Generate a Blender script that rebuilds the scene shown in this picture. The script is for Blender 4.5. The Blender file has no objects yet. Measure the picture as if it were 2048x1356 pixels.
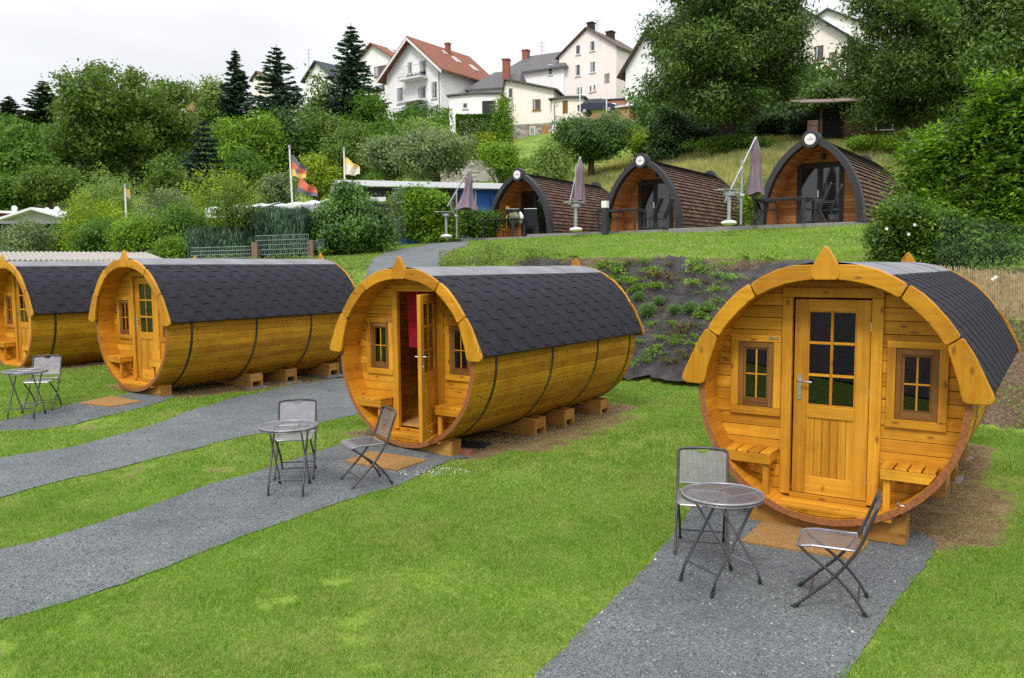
import bpy, bmesh, math, random
import numpy as np
from mathutils import Vector, Matrix
from mathutils.geometry import delaunay_2d_cdt
R_ = math.radians
random.seed(7); RNG = np.random.default_rng(11)
scene = bpy.context.scene
col = scene.collection

# ------------------------------------------------------------------ camera, world, sun, exposure
FPX, PITCH, ROLL, CAMH = 1623.9, 0.0878, -0.0075, 2.55     # focal length in pixels of a 2048 wide frame
cp_, sp_ = math.cos(PITCH), math.sin(PITCH)
FW = Vector((0, cp_, -sp_)); UP0 = Vector((0, sp_, cp_)); RT0 = Vector((1, 0, 0))
RT = RT0*math.cos(ROLL) + UP0*math.sin(ROLL); UP = UP0*math.cos(ROLL) - RT0*math.sin(ROLL)
cd = bpy.data.cameras.new('camera'); cam = bpy.data.objects.new('camera', cd); col.objects.link(cam)
cd.sensor_width = 36; cd.lens = FPX/2048*36; cd.clip_start = .05; cd.clip_end = 2000
m = Matrix((RT, UP, -FW)).transposed().to_4x4(); m.translation = (0, 0, CAMH); cam.matrix_world = m
scene.camera = cam

SUN_EL, SUN_AZ = R_(50), R_(198)      # soft sun behind thin cloud, behind the camera to the left
w = bpy.data.worlds.new('World'); scene.world = w; w.use_nodes = True
nt = w.node_tree; nt.nodes.clear()
out = nt.nodes.new('ShaderNodeOutputWorld'); bg = nt.nodes.new('ShaderNodeBackground')
sky = nt.nodes.new('ShaderNodeTexSky'); sky.sky_type = 'NISHITA'; sky.sun_disc = False
sky.sun_elevation = SUN_EL; sky.sun_rotation = SUN_AZ
geo = nt.nodes.new('ShaderNodeTexCoord'); sep = nt.nodes.new('ShaderNodeSeparateXYZ')
nt.links.new(geo.outputs['Generated'], sep.inputs[0])
ramp = nt.nodes.new('ShaderNodeValToRGB')           # overcast: bright zenith, dimmer horizon
ramp.color_ramp.elements[0].position = 0.0; ramp.color_ramp.elements[0].color = (6.9, 7.1, 7.4, 1)
ramp.color_ramp.elements[1].position = 1.0; ramp.color_ramp.elements[1].color = (18.5, 19, 19.8, 1)
e = ramp.color_ramp.elements.new(.25); e.color = (8.2, 8.3, 8.5, 1)
nt.links.new(sep.outputs['Z'], ramp.inputs['Fac'])
cn = nt.nodes.new('ShaderNodeTexNoise'); cn.inputs['Scale'].default_value = 2.2; cn.inputs['Detail'].default_value = 4
cmap = nt.nodes.new('ShaderNodeMapping'); cmap.inputs['Scale'].default_value = (1, 1, 3.5)
nt.links.new(geo.outputs['Generated'], cmap.inputs['Vector']); nt.links.new(cmap.outputs['Vector'], cn.inputs['Vector'])
cr = nt.nodes.new('ShaderNodeMapRange'); cr.inputs['From Min'].default_value = .3; cr.inputs['From Max'].default_value = .7
cr.inputs['To Min'].default_value = .84; cr.inputs['To Max'].default_value = 1.12
nt.links.new(cn.outputs['Fac'], cr.inputs['Value'])
vm = nt.nodes.new('ShaderNodeVectorMath'); vm.operation = 'SCALE'
nt.links.new(ramp.outputs['Color'], vm.inputs[0]); nt.links.new(cr.outputs['Result'], vm.inputs['Scale'])
mx = nt.nodes.new('ShaderNodeMix'); mx.data_type = 'RGBA'; mx.inputs['Factor'].default_value = .93
nt.links.new(sky.outputs['Color'], mx.inputs['A']); nt.links.new(vm.outputs['Vector'], mx.inputs['B'])
nt.links.new(mx.outputs['Result'], bg.inputs['Color']); bg.inputs['Strength'].default_value = 0.1
nt.links.new(bg.outputs[0], out.inputs['Surface'])
sl = bpy.data.lights.new('sun', 'SUN'); sl.energy = 1.8; sl.angle = R_(14); sl.color = (1, .96, .9)
so = bpy.data.objects.new('sun', sl); col.objects.link(so)
so.rotation_euler = Vector((math.sin(SUN_AZ)*math.cos(SUN_EL), math.cos(SUN_AZ)*math.cos(SUN_EL), math.sin(SUN_EL))).to_track_quat('Z', 'Y').to_euler()
vs = scene.view_settings; vs.view_transform = 'Standard'; vs.look = 'None'; vs.exposure = 0.36; vs.gamma = 1
scene.render.engine = 'CYCLES'
scene.render.resolution_x = 1024; scene.render.resolution_y = 678
scene.cycles.max_bounces = 8; scene.cycles.transparent_max_bounces = 16; scene.cycles.use_denoising = False

# ------------------------------------------------------------------ terrain and picking
COLS = [  # x, then (y, z) breakpoints: near, foot of bank, top of bank, terrace, back of terrace, meadow, hill, far hill
 (-80, [(-12,.5),(20,.8),(26,1.0),(33,1.6),(42,3.2),(62,8),(100,19),(180,31)]),
 (-25, [(-12,.5),(22,.8),(27,1.5),(33,2.2),(40,3.4),(58,7.2),(100,18),(180,30)]),
 (-14, [(-12,.45),(21,.7),(25,2.1),(30,2.8),(38,3.4),(58,7.2),(98,18),(180,30)]),
 (-8,  [(-12,.35),(19.5,.5),(23,2.55),(29,3.1),(36,3.5),(56,7.4),(96,18.5),(180,30)]),
 (-3,  [(-12,.25),(16.5,.3),(20.5,2.5),(30,3.42),(35,3.6),(54,7.3),(96,17.6),(180,31)]),
 (.5,  [(-12,.2),(17.6,.2),(19.6,2.75),(30,3.6),(39,3.75),(50,7.2),(94,17.2),(180,31)]),
 (3.6, [(-12,.2),(15.6,.2),(18,2.75),(27,3.62),(39.5,3.8),(49,7.4),(92,17.3),(180,32)]),
 (7,   [(-12,.2),(11.4,.2),(17,2.6),(24,3.62),(37.5,3.8),(46,7.3),(90,17.6),(180,33)]),
 (10,  [(-12,.2),(7.5,.2),(13.5,2.4),(21.5,3.62),(34,3.8),(43,7.6),(90,18),(180,34)]),
 (15,  [(-12,.2),(1.5,.2),(7.5,2.3),(18,3.7),(32,3.9),(41,7.9),(90,18.5),(180,35)]),
 (80,  [(-12,.2),(0,.2),(6,2.4),(17,3.8),(31,4.2),(40,9.2),(90,21),(180,36)])]
CX = np.array([c[0] for c in COLS], float); CY = np.array([[q[0] for q in c[1]] for c in COLS], float); CZ = np.array([[q[1] for q in c[1]] for c in COLS], float)
NB = CY.shape[1]
def brk(k, x): return np.interp(x, CX, CY[:, k])
def H(x, y):
    x = np.asarray(x, float); y = np.asarray(y, float); x, y = np.broadcast_arrays(x, y)
    z = np.full(x.shape, np.nan)
    ys = [brk(k, x) for k in range(NB)]; zs = [np.interp(x, CX, CZ[:, k]) for k in range(NB)]
    z = np.where(y <= ys[0], zs[0], z)
    for k in range(NB-1):
        t = np.clip((y-ys[k])/(ys[k+1]-ys[k]), 0, 1)
        z = np.where((y > ys[k]) & (y <= ys[k+1]), zs[k]*(1-t)+zs[k+1]*t, z)
    z = np.where(y > ys[-1], zs[-1], z)
    far = np.clip((y-40)/20, 0, 1)
    z = z + far*(.35*np.sin(x*.11+y*.07)+.3*np.sin(x*.05-y*.13+1))
    near = .03*np.sin(x*1.3+.7*y)*np.sin(y*.9-.4*x) + .012*np.sin(x*4.1+y*3.3)
    return z + near*np.clip((26-y)/10, 0, 1)*np.clip((y-3)/3, 0, 1)*.6
def h1(x, y): return float(H(x, y))
def ray(px, py): return FW + RT*((px-1024)/FPX) - UP*((py-678)/FPX)
def AT(px, py, Y):
    d = ray(px, py); return Vector((0, 0, CAMH)) + d*(Y/d.y)
def GND(px, py, y0=2.5, y1=140):
    d = ray(px, py)
    ys = np.linspace(y0, y1, 3000); t = ys/d.y; X = d.x*t; Z = CAMH + d.z*t
    b = np.nonzero(Z <= H(X, ys))[0]
    i = b[0] if len(b) else len(ys)-1
    return Vector((X[i], ys[i], float(H(X[i], ys[i]))))
def ON(px, Y):                    # a spot on the ground at this picture column and this distance
    d = ray(px, 500); x = d.x/d.y*Y; return Vector((x, Y, h1(x, Y)))
def inpoly(x, y, P):
    x = np.asarray(x, float); y = np.asarray(y, float); c = np.zeros(x.shape, bool); n = len(P)
    for i in range(n):
        x0, y0 = P[i][0], P[i][1]; x1, y1 = P[(i+1) % n][0], P[(i+1) % n][1]
        if y0 == y1: continue
        c ^= ((y0 > y) != (y1 > y)) & (x < (x1-x0)*(y-y0)/(y1-y0)+x0)
    return c

# ------------------------------------------------------------------ materials
MATS = {}
def mat(name):
    m_ = bpy.data.materials.new(name); m_.use_nodes = True; m_.node_tree.nodes.clear(); MATS[name] = m_
    n = m_.node_tree; o = n.nodes.new('ShaderNodeOutputMaterial'); return m_, n, o
def N(n, t, **k):
    x = n.nodes.new('ShaderNode'+t)
    for a, b in k.items():
        if a.startswith('i_'): x.inputs[a[2:].replace('_', ' ')].default_value = b
        else: setattr(x, a, b)
    return x
def L(n, a, b): n.links.new(a, b)
def rampn(n, fac, stops):
    r = N(n, 'ValToRGB'); el = r.color_ramp.elements
    while len(el) < len(stops): el.new(.5)
    for i, (p_, c_) in enumerate(stops): el[i].position = p_; el[i].color = (*c_[:3], 1)
    L(n, fac, r.inputs['Fac']); return r.outputs['Color']
def mixc(n, f, a, b, mode='MIX'):
    x = N(n, 'Mix', data_type='RGBA', blend_type=mode)
    for s, v in ((x.inputs['Factor'], f), (x.inputs['A'], a), (x.inputs['B'], b)):
        if isinstance(v, (int, float)): s.default_value = v
        elif isinstance(v, tuple): s.default_value = (*v[:3], 1)
        else: L(n, v, s)
    return x.outputs['Result']
def math_(n, op, a, b=0, c=None):
    x = N(n, 'Math', operation=op)
    for s, v in zip(x.inputs, (a, b) if c is None else (a, b, c)):
        if isinstance(v, (int, float)): s.default_value = v
        else: L(n, v, s)
    return x.outputs[0]
def noise(n, vec, scale, detail=3, rough=.5):
    x = N(n, 'TexNoise'); x.inputs['Scale'].default_value = scale; x.inputs['Detail'].default_value = detail; x.inputs['Roughness'].default_value = rough
    if vec is not None: L(n, vec, x.inputs['Vector'])
    return x.outputs['Fac']
def mapping(n, vec, scale=(1, 1, 1), rot=(0, 0, 0)):
    x = N(n, 'Mapping'); x.inputs['Scale'].default_value = scale; x.inputs['Rotation'].default_value = rot; L(n, vec, x.inputs['Vector']); return x.outputs['Vector']
def bump(n, h, strength=.3, dist=.01):
    x = N(n, 'Bump'); x.inputs['Strength'].default_value = strength; x.inputs['Distance'].default_value = dist; L(n, h, x.inputs['Height']); return x.outputs['Normal']
def princ(n, o, colr, rough=.6, normal=None, spec=.4, metal=0, coat=0, alpha=None):
    b = N(n, 'BsdfPrincipled')
    if isinstance(colr, tuple): b.inputs['Base Color'].default_value = (*colr[:3], 1)
    else: L(n, colr, b.inputs['Base Color'])
    if isinstance(rough, (int, float)): b.inputs['Roughness'].default_value = rough
    else: L(n, rough, b.inputs['Roughness'])
    b.inputs['Specular IOR Level'].default_value = spec; b.inputs['Metallic'].default_value = metal; b.inputs['Coat Weight'].default_value = coat
    if normal is not None: L(n, normal, b.inputs['Normal'])
    if alpha is not None: b.inputs['Alpha'].default_value = alpha
    L(n, b.outputs[0], o.inputs['Surface']); return b
def wood(name, c0, c1, knot=(.13, .042, .010), rough=.55, knots=True, coat=.0, spec=.25):
    m_, n, o = mat(name); uv = N(n, 'UVMap').outputs[0]
    g = noise(n, mapping(n, uv, (1.3, 26, 1)), 1.0, 5, .6)
    g2 = noise(n, mapping(n, uv, (.35, 3, 1)), 1.0, 2)
    att = N(n, 'Attribute', attribute_name='tone').outputs['Fac']
    f = math_(n, 'ADD', math_(n, 'MULTIPLY', g, .85), math_(n, 'MULTIPLY', g2, .35))
    f = math_(n, 'SUBTRACT', f, .1)
    c = rampn(n, f, [(.28, c0), (.72, c1)])
    c = mixc(n, 1.0, c, rampn(n, att, [(0, (.72, .66, .56)), (.5, (.95, .93, .9)), (1, (1.15, 1.17, 1.25))]), 'MULTIPLY')
    P3 = N(n, 'TexCoord').outputs['Object']; c = mixc(n, 1.0, c, rampn(n, noise(n, P3, 2.3, 6, .7), [(.28, (.72, .68, .6)), (.55, (1, 1, 1))]), 'MULTIPLY')   # weathering
    if knots:
        v = N(n, 'TexVoronoi', voronoi_dimensions='2D'); v.inputs['Scale'].default_value = 1; L(n, mapping(n, uv, (2.4, 6.0, 1)), v.inputs['Vector'])
        k = rampn(n, v.outputs['Distance'], [(.03, (1, 1, 1)), (.115, (0, 0, 0))])
        sel = math_(n, 'GREATER_THAN', N_sep(n, v.outputs['Color']), .5)
        c = mixc(n, math_(n, 'MULTIPLY', math_(n, 'MULTIPLY', k, sel), .75), c, knot)
    princ(n, o, c, math_(n, 'ADD', math_(n, 'MULTIPLY', g, .25), rough-.12), bump(n, g, .25, .002), spec, 0, coat); return m_
def N_sep(n, c):
    s = N(n, 'SeparateColor'); L(n, c, s.inputs[0]); return s.outputs[0]
def plain(name, c, rough=.6, var=.15, scale=6, metal=0, spec=.4, bumps=0.0, bscale=60, coat=0):
    m_, n, o = mat(name); t = N(n, 'TexCoord').outputs['Object']
    f = noise(n, t, scale, 5, .6)
    lo = tuple(v*(1-var) for v in c); hi = tuple(min(1, v*(1+var)) for v in c)
    cc = rampn(n, f, [(.3, lo), (.7, hi)])
    nm = bump(n, noise(n, t, bscale, 3), bumps, .01) if bumps else None
    princ(n, o, cc, rough, nm, spec, metal, coat); return m_
def leafm(name, cols, trans=.35, gloss=.15, clump=1.2, clumpamt=.35):
    """foliage: per leaf colour out of the kind's range, light through the leaves"""
    m_, n, o = mat(name); g = N(n, 'NewGeometry')
    c = rampn(n, g.outputs['Random Per Island'], [(i/(len(cols)-1), c_) for i, c_ in enumerate(cols)])
    t = N(n, 'TexCoord').outputs['Object']
    f = noise(n, t, clump, 2)
    c = mixc(n, 1.0, c, rampn(n, f, [(.35, (1-clumpamt,)*3), (.65, (1+clumpamt*.9, 1+clumpamt*.8, 1+clumpamt*.2))]), 'MULTIPLY')
    d = N(n, 'BsdfPrincipled'); L(n, c, d.inputs['Base Color']); d.inputs['Roughness'].default_value = .45; d.inputs['Specular IOR Level'].default_value = gloss
    tr = N(n, 'BsdfTranslucent'); L(n, mixc(n, 1.0, c, (1.25, 1.3, .55), 'MULTIPLY'), tr.inputs['Color'])
    mxs = N(n, 'MixShader'); mxs.inputs[0].default_value = trans; L(n, d.outputs[0], mxs.inputs[1]); L(n, tr.outputs[0], mxs.inputs[2]); L(n, mxs.outputs[0], o.inputs['Surface'])
    return m_
HONEY = wood('honey_wood', (.45, .18, .009), (.72, .355, .026))
SIDE = wood('stave_wood', (.37, .155, .006), (.62, .315, .016), rough=.6)
INNER = wood('inner_wood', (.42, .15, .009), (.63, .28, .018))
FASC = wood('fascia_wood', (.42, .17, .005), (.58, .28, .012), rough=.5, coat=.08)
DOORW = wood('door_wood', (.45, .19, .011), (.71, .35, .03), knots=False)
RAWW = wood('raw_wood', (.55, .36, .16), (.75, .55, .3))
BROWNW = wood('brown_frame_wood', (.15, .065, .014), (.27, .125, .03), knots=False)
CRADLE = wood('cradle_wood', (.34, .16, .035), (.52, .28, .075), rough=.65, coat=0)
BUNKW = wood('bunk_wood', (.42, .24, .08), (.62, .4, .16))
ENDG = plain('end_grain', (.26, .095, .03), .8, .35, 30)
SHING = plain('bitumen_shingle', (.027, .027, .034), .93, .22, 9, bumps=.35, bscale=400, spec=.16)
RIDGE = plain('ridge_felt', (.19, .19, .20), .8, .22, 2.2, spec=.3)
FELT_SHADE = plain('felt_and_edge_shade', (.01, .01, .012), .9, .2, spec=.2)  # black underlay felt; on shingle edges it paints the shadow lines
BAND = plain('band_steel', (.10, .095, .06), .38, .5, 3, metal=.7)
STEEL = plain('satin_steel', (.62, .62, .62), .28, .05, metal=1)
GLASSD = plain('dark_glass', (.012, .014, .016), .04, .3, 1, spec=.8)
REDC = plain('red_cloth', (.35, .008, .02), .8, .25, 8)
GALV = plain('galvanised', (.42, .43, .45), .42, .15, 5, metal=.8)
CHAIRM = plain('grey_brown_coated_steel', (.055, .05, .056), .38, .2, 12, metal=.3, spec=.5)
CHAIRT = plain('silver_coated_steel', (.25, .24, .26), .38, .15, 12, metal=.6)
BLACKP = plain('black_plastic', (.02, .02, .022), .5, .2)
def m_clear():
    m_, n, o = mat('clear_glass'); g = N(n, 'BsdfGlossy'); g.inputs['Roughness'].default_value = .02; g.inputs['Color'].default_value = (.9, .93, .95, 1)
    t = N(n, 'BsdfTransparent'); t.inputs['Color'].default_value = (.55, .54, .55, 1)
    fr = N(n, 'Fresnel'); fr.inputs['IOR'].default_value = 1.5; a = math_(n, 'MULTIPLY', fr.outputs[0], 1.25)
    x = N(n, 'MixShader'); L(n, a, x.inputs[0]); L(n, t.outputs[0], x.inputs[1]); L(n, g.outputs[0], x.inputs[2]); L(n, x.outputs[0], o.inputs['Surface']); return m_
CLEAR = m_clear()
def m_ground():
    m_, n, o = mat('lawn_ground'); P = N(n, 'NewGeometry').outputs['Position']
    a = noise(n, P, 1.1, 4, .6); b = noise(n, P, 45, 4, .7); cc = noise(n, P, .16, 3)
    c = rampn(n, b, [(.3, (.09, .14, .02)), (.55, (.18, .27, .035)), (.75, (.27, .34, .07))])
    c = mixc(n, 1.0, c, rampn(n, a, [(.3, (.75, .8, .7)), (.7, (1.2, 1.15, 1.1))]), 'MULTIPLY')
    dry = N(n, 'Attribute', attribute_name='dry').outputs['Fac']
    c2 = rampn(n, math_(n, 'ADD', math_(n, 'MULTIPLY', b, .6), math_(n, 'MULTIPLY', noise(n, P, 4, 5, .7), .4)), [(.35, (.07, .04, .022)), (.5, (.18, .115, .06)), (.65, (.33, .24, .14))])
    edge = math_(n, 'ADD', dry, math_(n, 'MULTIPLY', math_(n, 'SUBTRACT', noise(n, P, 5, 4, .7), .5), 1.1))
    f = rampn(n, edge, [(.42, (0, 0, 0)), (.58, (1, 1, 1))])
    c = mixc(n, f, c, c2)
    soil = N(n, 'Attribute', attribute_name='soil').outputs['Fac']
    c3 = rampn(n, noise(n, P, 22, 5, .7), [(.3, (.05, .032, .02)), (.55, (.13, .085, .055)), (.75, (.30, .24, .18))])
    es = math_(n, 'ADD', soil, math_(n, 'MULTIPLY', math_(n, 'SUBTRACT', noise(n, P, 6, 4, .7), .5), .9))
    c = mixc(n, rampn(n, es, [(.45, (0, 0, 0)), (.55, (1, 1, 1))]), c, c3)
    mead = N(n, 'Attribute', attribute_name='meadow').outputs['Fac']
    c4 = rampn(n, noise(n, mapping(n, P, (1, 1, 1)), .6, 5, .65), [(.3, (.09, .165, .024)), (.5, (.15, .235, .035)), (.7, (.25, .29, .075))])
    c = mixc(n, mead, c, c4)
    princ(n, o, c, .9, bump(n, b, .6, .03), .2); return m_
GROUND = m_ground()
def m_gravel(name, tint):
    m_, n, o = mat(name); P = N(n, 'NewGeometry').outputs['Position']
    v = N(n, 'TexVoronoi'); v.inputs['Scale'].default_value = 120; L(n, P, v.inputs['Vector'])
    r = N_sep(n, v.outputs['Color'])
    c = rampn(n, r, [(0, tuple(t*.6 for t in tint)), (.5, tint), (.88, tuple(t*1.35 for t in tint)), (1, tuple(min(1, t*1.9) for t in tint))])
    v2 = N(n, 'TexVoronoi'); v2.inputs['Scale'].default_value = 30; L(n, P, v2.inputs['Vector'])
    r2 = N_sep(n, v2.outputs['Color'])
    c = mixc(n, math_(n, 'MULTIPLY', math_(n, 'GREATER_THAN', r2, .93), rampn(n, v2.outputs['Distance'], [(.2, (1, 1, 1)), (.35, (0, 0, 0))])), c, (.34, .31, .26))
    c = mixc(n, 1.0, c, rampn(n, noise(n, P, 1.4, 5, .65), [(.3, (.78, .79, .82)), (.7, (1.2, 1.2, 1.17))]), 'MULTIPLY')
    h = math_(n, 'ADD', math_(n, 'MULTIPLY', v.outputs['Distance'], -1), math_(n, 'MULTIPLY', noise(n, P, 5, 3), 3))
    princ(n, o, c, .85, bump(n, h, .9, .006), .25); return m_
GRAVEL = m_gravel('gravel', (.120, .130, .134))

# ------------------------------------------------------------------ mesh helpers
class MB:
    def __init__(s): s.v = []; s.f = []; s.uv = []; s.t = []; s.mi = []; s.M = Matrix(); s.mats = []
    def mid(s, m_):
        if m_ not in s.mats: s.mats.append(m_)
        return s.mats.index(m_)
    def face(s, pts, uvs=None, tone=.5, mi=0):
        b = len(s.v); s.v += [tuple(s.M @ Vector(p)) for p in pts]; s.f.append(tuple(range(b, b+len(pts))))
        s.uv += uvs if uvs else [(0, 0)]*len(pts); s.t += [tone]*len(pts); s.mi.append(mi)
    def solid(s, V, F, uvf=None, tone=.5, mi=0):
        b = len(s.v); s.v += [tuple(s.M @ Vector(p)) for p in V]
        for f in F:
            s.f.append(tuple(b+i for i in f)); s.mi.append(mi)
            for i in f: s.uv.append(uvf(V[i]) if uvf else (0, 0)); s.t.append(tone)
    def box(s, x0, x1, y0, y1, z0, z1, grain=None, tone=None, mi=0):
        V = [(x0,y0,z0),(x1,y0,z0),(x1,y1,z0),(x0,y1,z0),(x0,y0,z1),(x1,y0,z1),(x1,y1,z1),(x0,y1,z1)]
        d = [abs(x1-x0), abs(y1-y0), abs(z1-z0)]
        g = 'xyz'.index(grain) if grain else d.index(max(d))
        o = [i for i in range(3) if i != g]; ru, rv = random.uniform(0, 50), random.uniform(0, 50)
        uvf = lambda p: (p[g]+ru, p[o[0]]*.9+p[o[1]]*1.1+rv)
        s.solid(V, [(0,3,2,1),(4,5,6,7),(0,1,5,4),(1,2,6,5),(2,3,7,6),(3,0,4,7)], uvf, random.random() if tone is None else tone, mi)
    def prism(s, out, y0, y1, grain='x', tone=None, mi=0, axis='y'):
        """outline in (a, c) pushed along the axis; outline counter-clockwise seen from -axis"""
        n = len(out)
        if axis == 'y': V = [(a, y0, c) for a, c in out]+[(a, y1, c) for a, c in out]
        elif axis == 'x': V = [(y0, a, c) for a, c in out]+[(y1, a, c) for a, c in out]
        else: V = [(a, c, y0) for a, c in out]+[(a, c, y1) for a, c in out]
        area = sum(out[i][0]*out[(i+1) % n][1]-out[(i+1) % n][0]*out[i][1] for i in range(n))
        F = [tuple(range(n)), tuple(range(2*n-1, n-1, -1))]+[(i, i+n, (i+1) % n+n, (i+1) % n) for i in range(n)]
        if (area < 0) ^ (axis in ('z', 'x')) : F = [tuple(reversed(f)) for f in F]
        g = 'xyz'.index(grain); o = [i for i in range(3) if i != g]; ru, rv = random.uniform(0, 50), random.uniform(0, 50)
        s.solid(V, F, lambda p: (p[g]+ru, p[o[0]]*.9+p[o[1]]*1.1+rv), random.random() if tone is None else tone, mi)
    def tube(s, pts, r, n=8, tone=.5, mi=0, cap=True, closed=False):
        pts = [Vector(p) for p in pts]; m_ = len(pts); V = []; rr = r if isinstance(r, (list, tuple)) else [r]*m_
        pu = None
        for i, p in enumerate(pts):
            a = pts[(i-1) % m_] if (closed or i > 0) else p; b = pts[(i+1) % m_] if (closed or i < m_-1) else p
            d = (b-a).normalized()
            if pu is None: pu = d.orthogonal().normalized()
            pu = (pu-d*pu.dot(d)).normalized(); q = d.cross(pu)
            for k in range(n):
                t = 2*math.pi*k/n; V.append(tuple(p+(pu*math.cos(t)+q*math.sin(t))*rr[i]))
        F = []; cnt = m_ if closed else m_-1
        for i in range(cnt):
            j = (i+1) % m_
            for k in range(n): F.append((i*n+k, i*n+(k+1) % n, j*n+(k+1) % n, j*n+k))
        if cap and not closed: F += [tuple(reversed(range(n))), tuple(range((m_-1)*n, m_*n))]
        s.solid(V, F, lambda p: (p[2], p[0]+p[1]), tone, mi)
    def cyl(s, c, r, z0, z1, n=20, tone=.5, mi=0, r1=None):
        s.tube([(c[0], c[1], z0), (c[0], c[1], z1)], [r, r if r1 is None else r1], n, tone, mi)
    def build(s, name, m_, parent=None, bev=0, smooth=False, seg=2):
        me = bpy.data.meshes.new(name); me.from_pydata(s.v, [], s.f)
        ms = m_ if isinstance(m_, (list, tuple)) else [m_]
        for q in ms: me.materials.append(q)
        uvl = me.uv_layers.new(name='UVMap'); uvl.data.foreach_set('uv', np.array(s.uv, 'f').ravel())
        at = me.attributes.new('tone', 'FLOAT', 'CORNER'); at.data.foreach_set('value', np.array(s.t, 'f'))
        me.polygons.foreach_set('material_index', np.array(s.mi, 'i'))
        if smooth: me.polygons.foreach_set('use_smooth', [True]*len(s.f))
        me.update()
        o = bpy.data.objects.new(name, me); col.objects.link(o); o.parent = parent
        if smooth and smooth != 'all':
            bm = bmesh.new(); bm.from_mesh(me); bmesh.ops.remove_doubles(bm, verts=bm.verts, dist=1e-5)
            for e_ in bm.edges:
                if len(e_.link_faces) == 2 and e_.calc_face_angle(0) > R_(38): e_.smooth = False
            bm.to_mesh(me); bm.free()
        if bev:
            b = o.modifiers.new('bevel', 'BEVEL'); b.width = bev; b.segments = seg; b.limit_method = 'ANGLE'; b.angle_limit = R_(40)
        return o
def npmesh(name, V, F, m_, parent=None, smooth=False):
    me = bpy.data.meshes.new(name); V = np.asarray(V, 'f'); F = np.asarray(F, 'i'); k = F.shape[1]
    me.vertices.add(len(V)); me.vertices.foreach_set('co', V.ravel())
    me.loops.add(F.size); me.loops.foreach_set('vertex_index', F.ravel())
    me.polygons.add(len(F)); me.polygons.foreach_set('loop_start', np.arange(0, F.size, k, dtype='i')); me.polygons.foreach_set('loop_total', np.full(len(F), k, 'i'))
    if smooth: me.polygons.foreach_set('use_smooth', np.ones(len(F), bool))
    me.materials.append(m_); me.update(calc_edges=True)
    o = bpy.data.objects.new(name, me); col.objects.link(o); o.parent = parent; return o
def tag(o, label=None, cat=None, group=None, kind=None):
    if label: o['label'] = label
    if cat: o['category'] = cat
    if group: o['group'] = group
    if kind: o['kind'] = kind
    return o
def thing(name, label, cat, loc=(0, 0, 0), rz=0, group=None):
    o = bpy.data.objects.new(name, None); col.objects.link(o); o.location = loc; o.rotation_euler = (0, 0, rz); o.empty_display_size = .2
    return tag(o, label, cat, group)
def kids(o): return [c for c in bpy.data.objects if c.parent == o]
def copy_tree(o, parent=None):
    c = o.copy(); col.objects.link(c); c.parent = parent
    for ch in kids(o): copy_tree(ch, c)
    return c
def copyto(o, loc, rz, label=None, group=None, scale=None):
    c = copy_tree(o); c.location = loc; c.rotation_euler = (0, 0, rz)
    if label: c['label'] = label
    if group: c['group'] = group
    if scale: c.scale = scale
    return c
def sheet(name, poly, m_, off, step=.25, jitter=0, disp=None, clip=None):
    """a sheet that lies on the terrain inside a plan outline"""
    P = [Vector((p[0], p[1])) for p in poly]; B = []
    for i, a in enumerate(P):
        b = P[(i+1) % len(P)]; k = max(1, int((b-a).length/step))
        for j in range(k):
            q = a.lerp(b, j/k); B.append(q)
    if jitter:
        B = [q+Vector((random.uniform(-jitter, jitter), random.uniform(-jitter, jitter))) for q in B]
    xs = [q.x for q in B]; ys = [q.y for q in B]
    gx, gy = np.meshgrid(np.arange(min(xs), max(xs), step), np.arange(min(ys), max(ys), step)); gx = gx.ravel()+RNG.uniform(-.1, .1, gx.size)*step; gy = gy.ravel()+RNG.uniform(-.1, .1, gy.size)*step
    ok = inpoly(gx, gy, [(q.x, q.y) for q in B]); pts = B+[Vector((a, b)) for a, b in zip(gx[ok], gy[ok])]
    nb = len(B); r = delaunay_2d_cdt(pts, [(i, (i+1) % nb) for i in range(nb)], [], 1, 1e-4)
    V = r[0]; F = [f for f in r[2]]
    x = np.array([v.x for v in V]); y = np.array([v.y for v in V]); z = H(x, y)+off
    if disp is not None: z = z+disp(x, y)
    F = [f if (V[f[1]]-V[f[0]]).cross(V[f[2]]-V[f[0]]) > 0 else tuple(reversed(f)) for f in F]
    return npmesh(name, np.stack([x, y, z], 1), np.array(F), m_, None, True)
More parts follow.
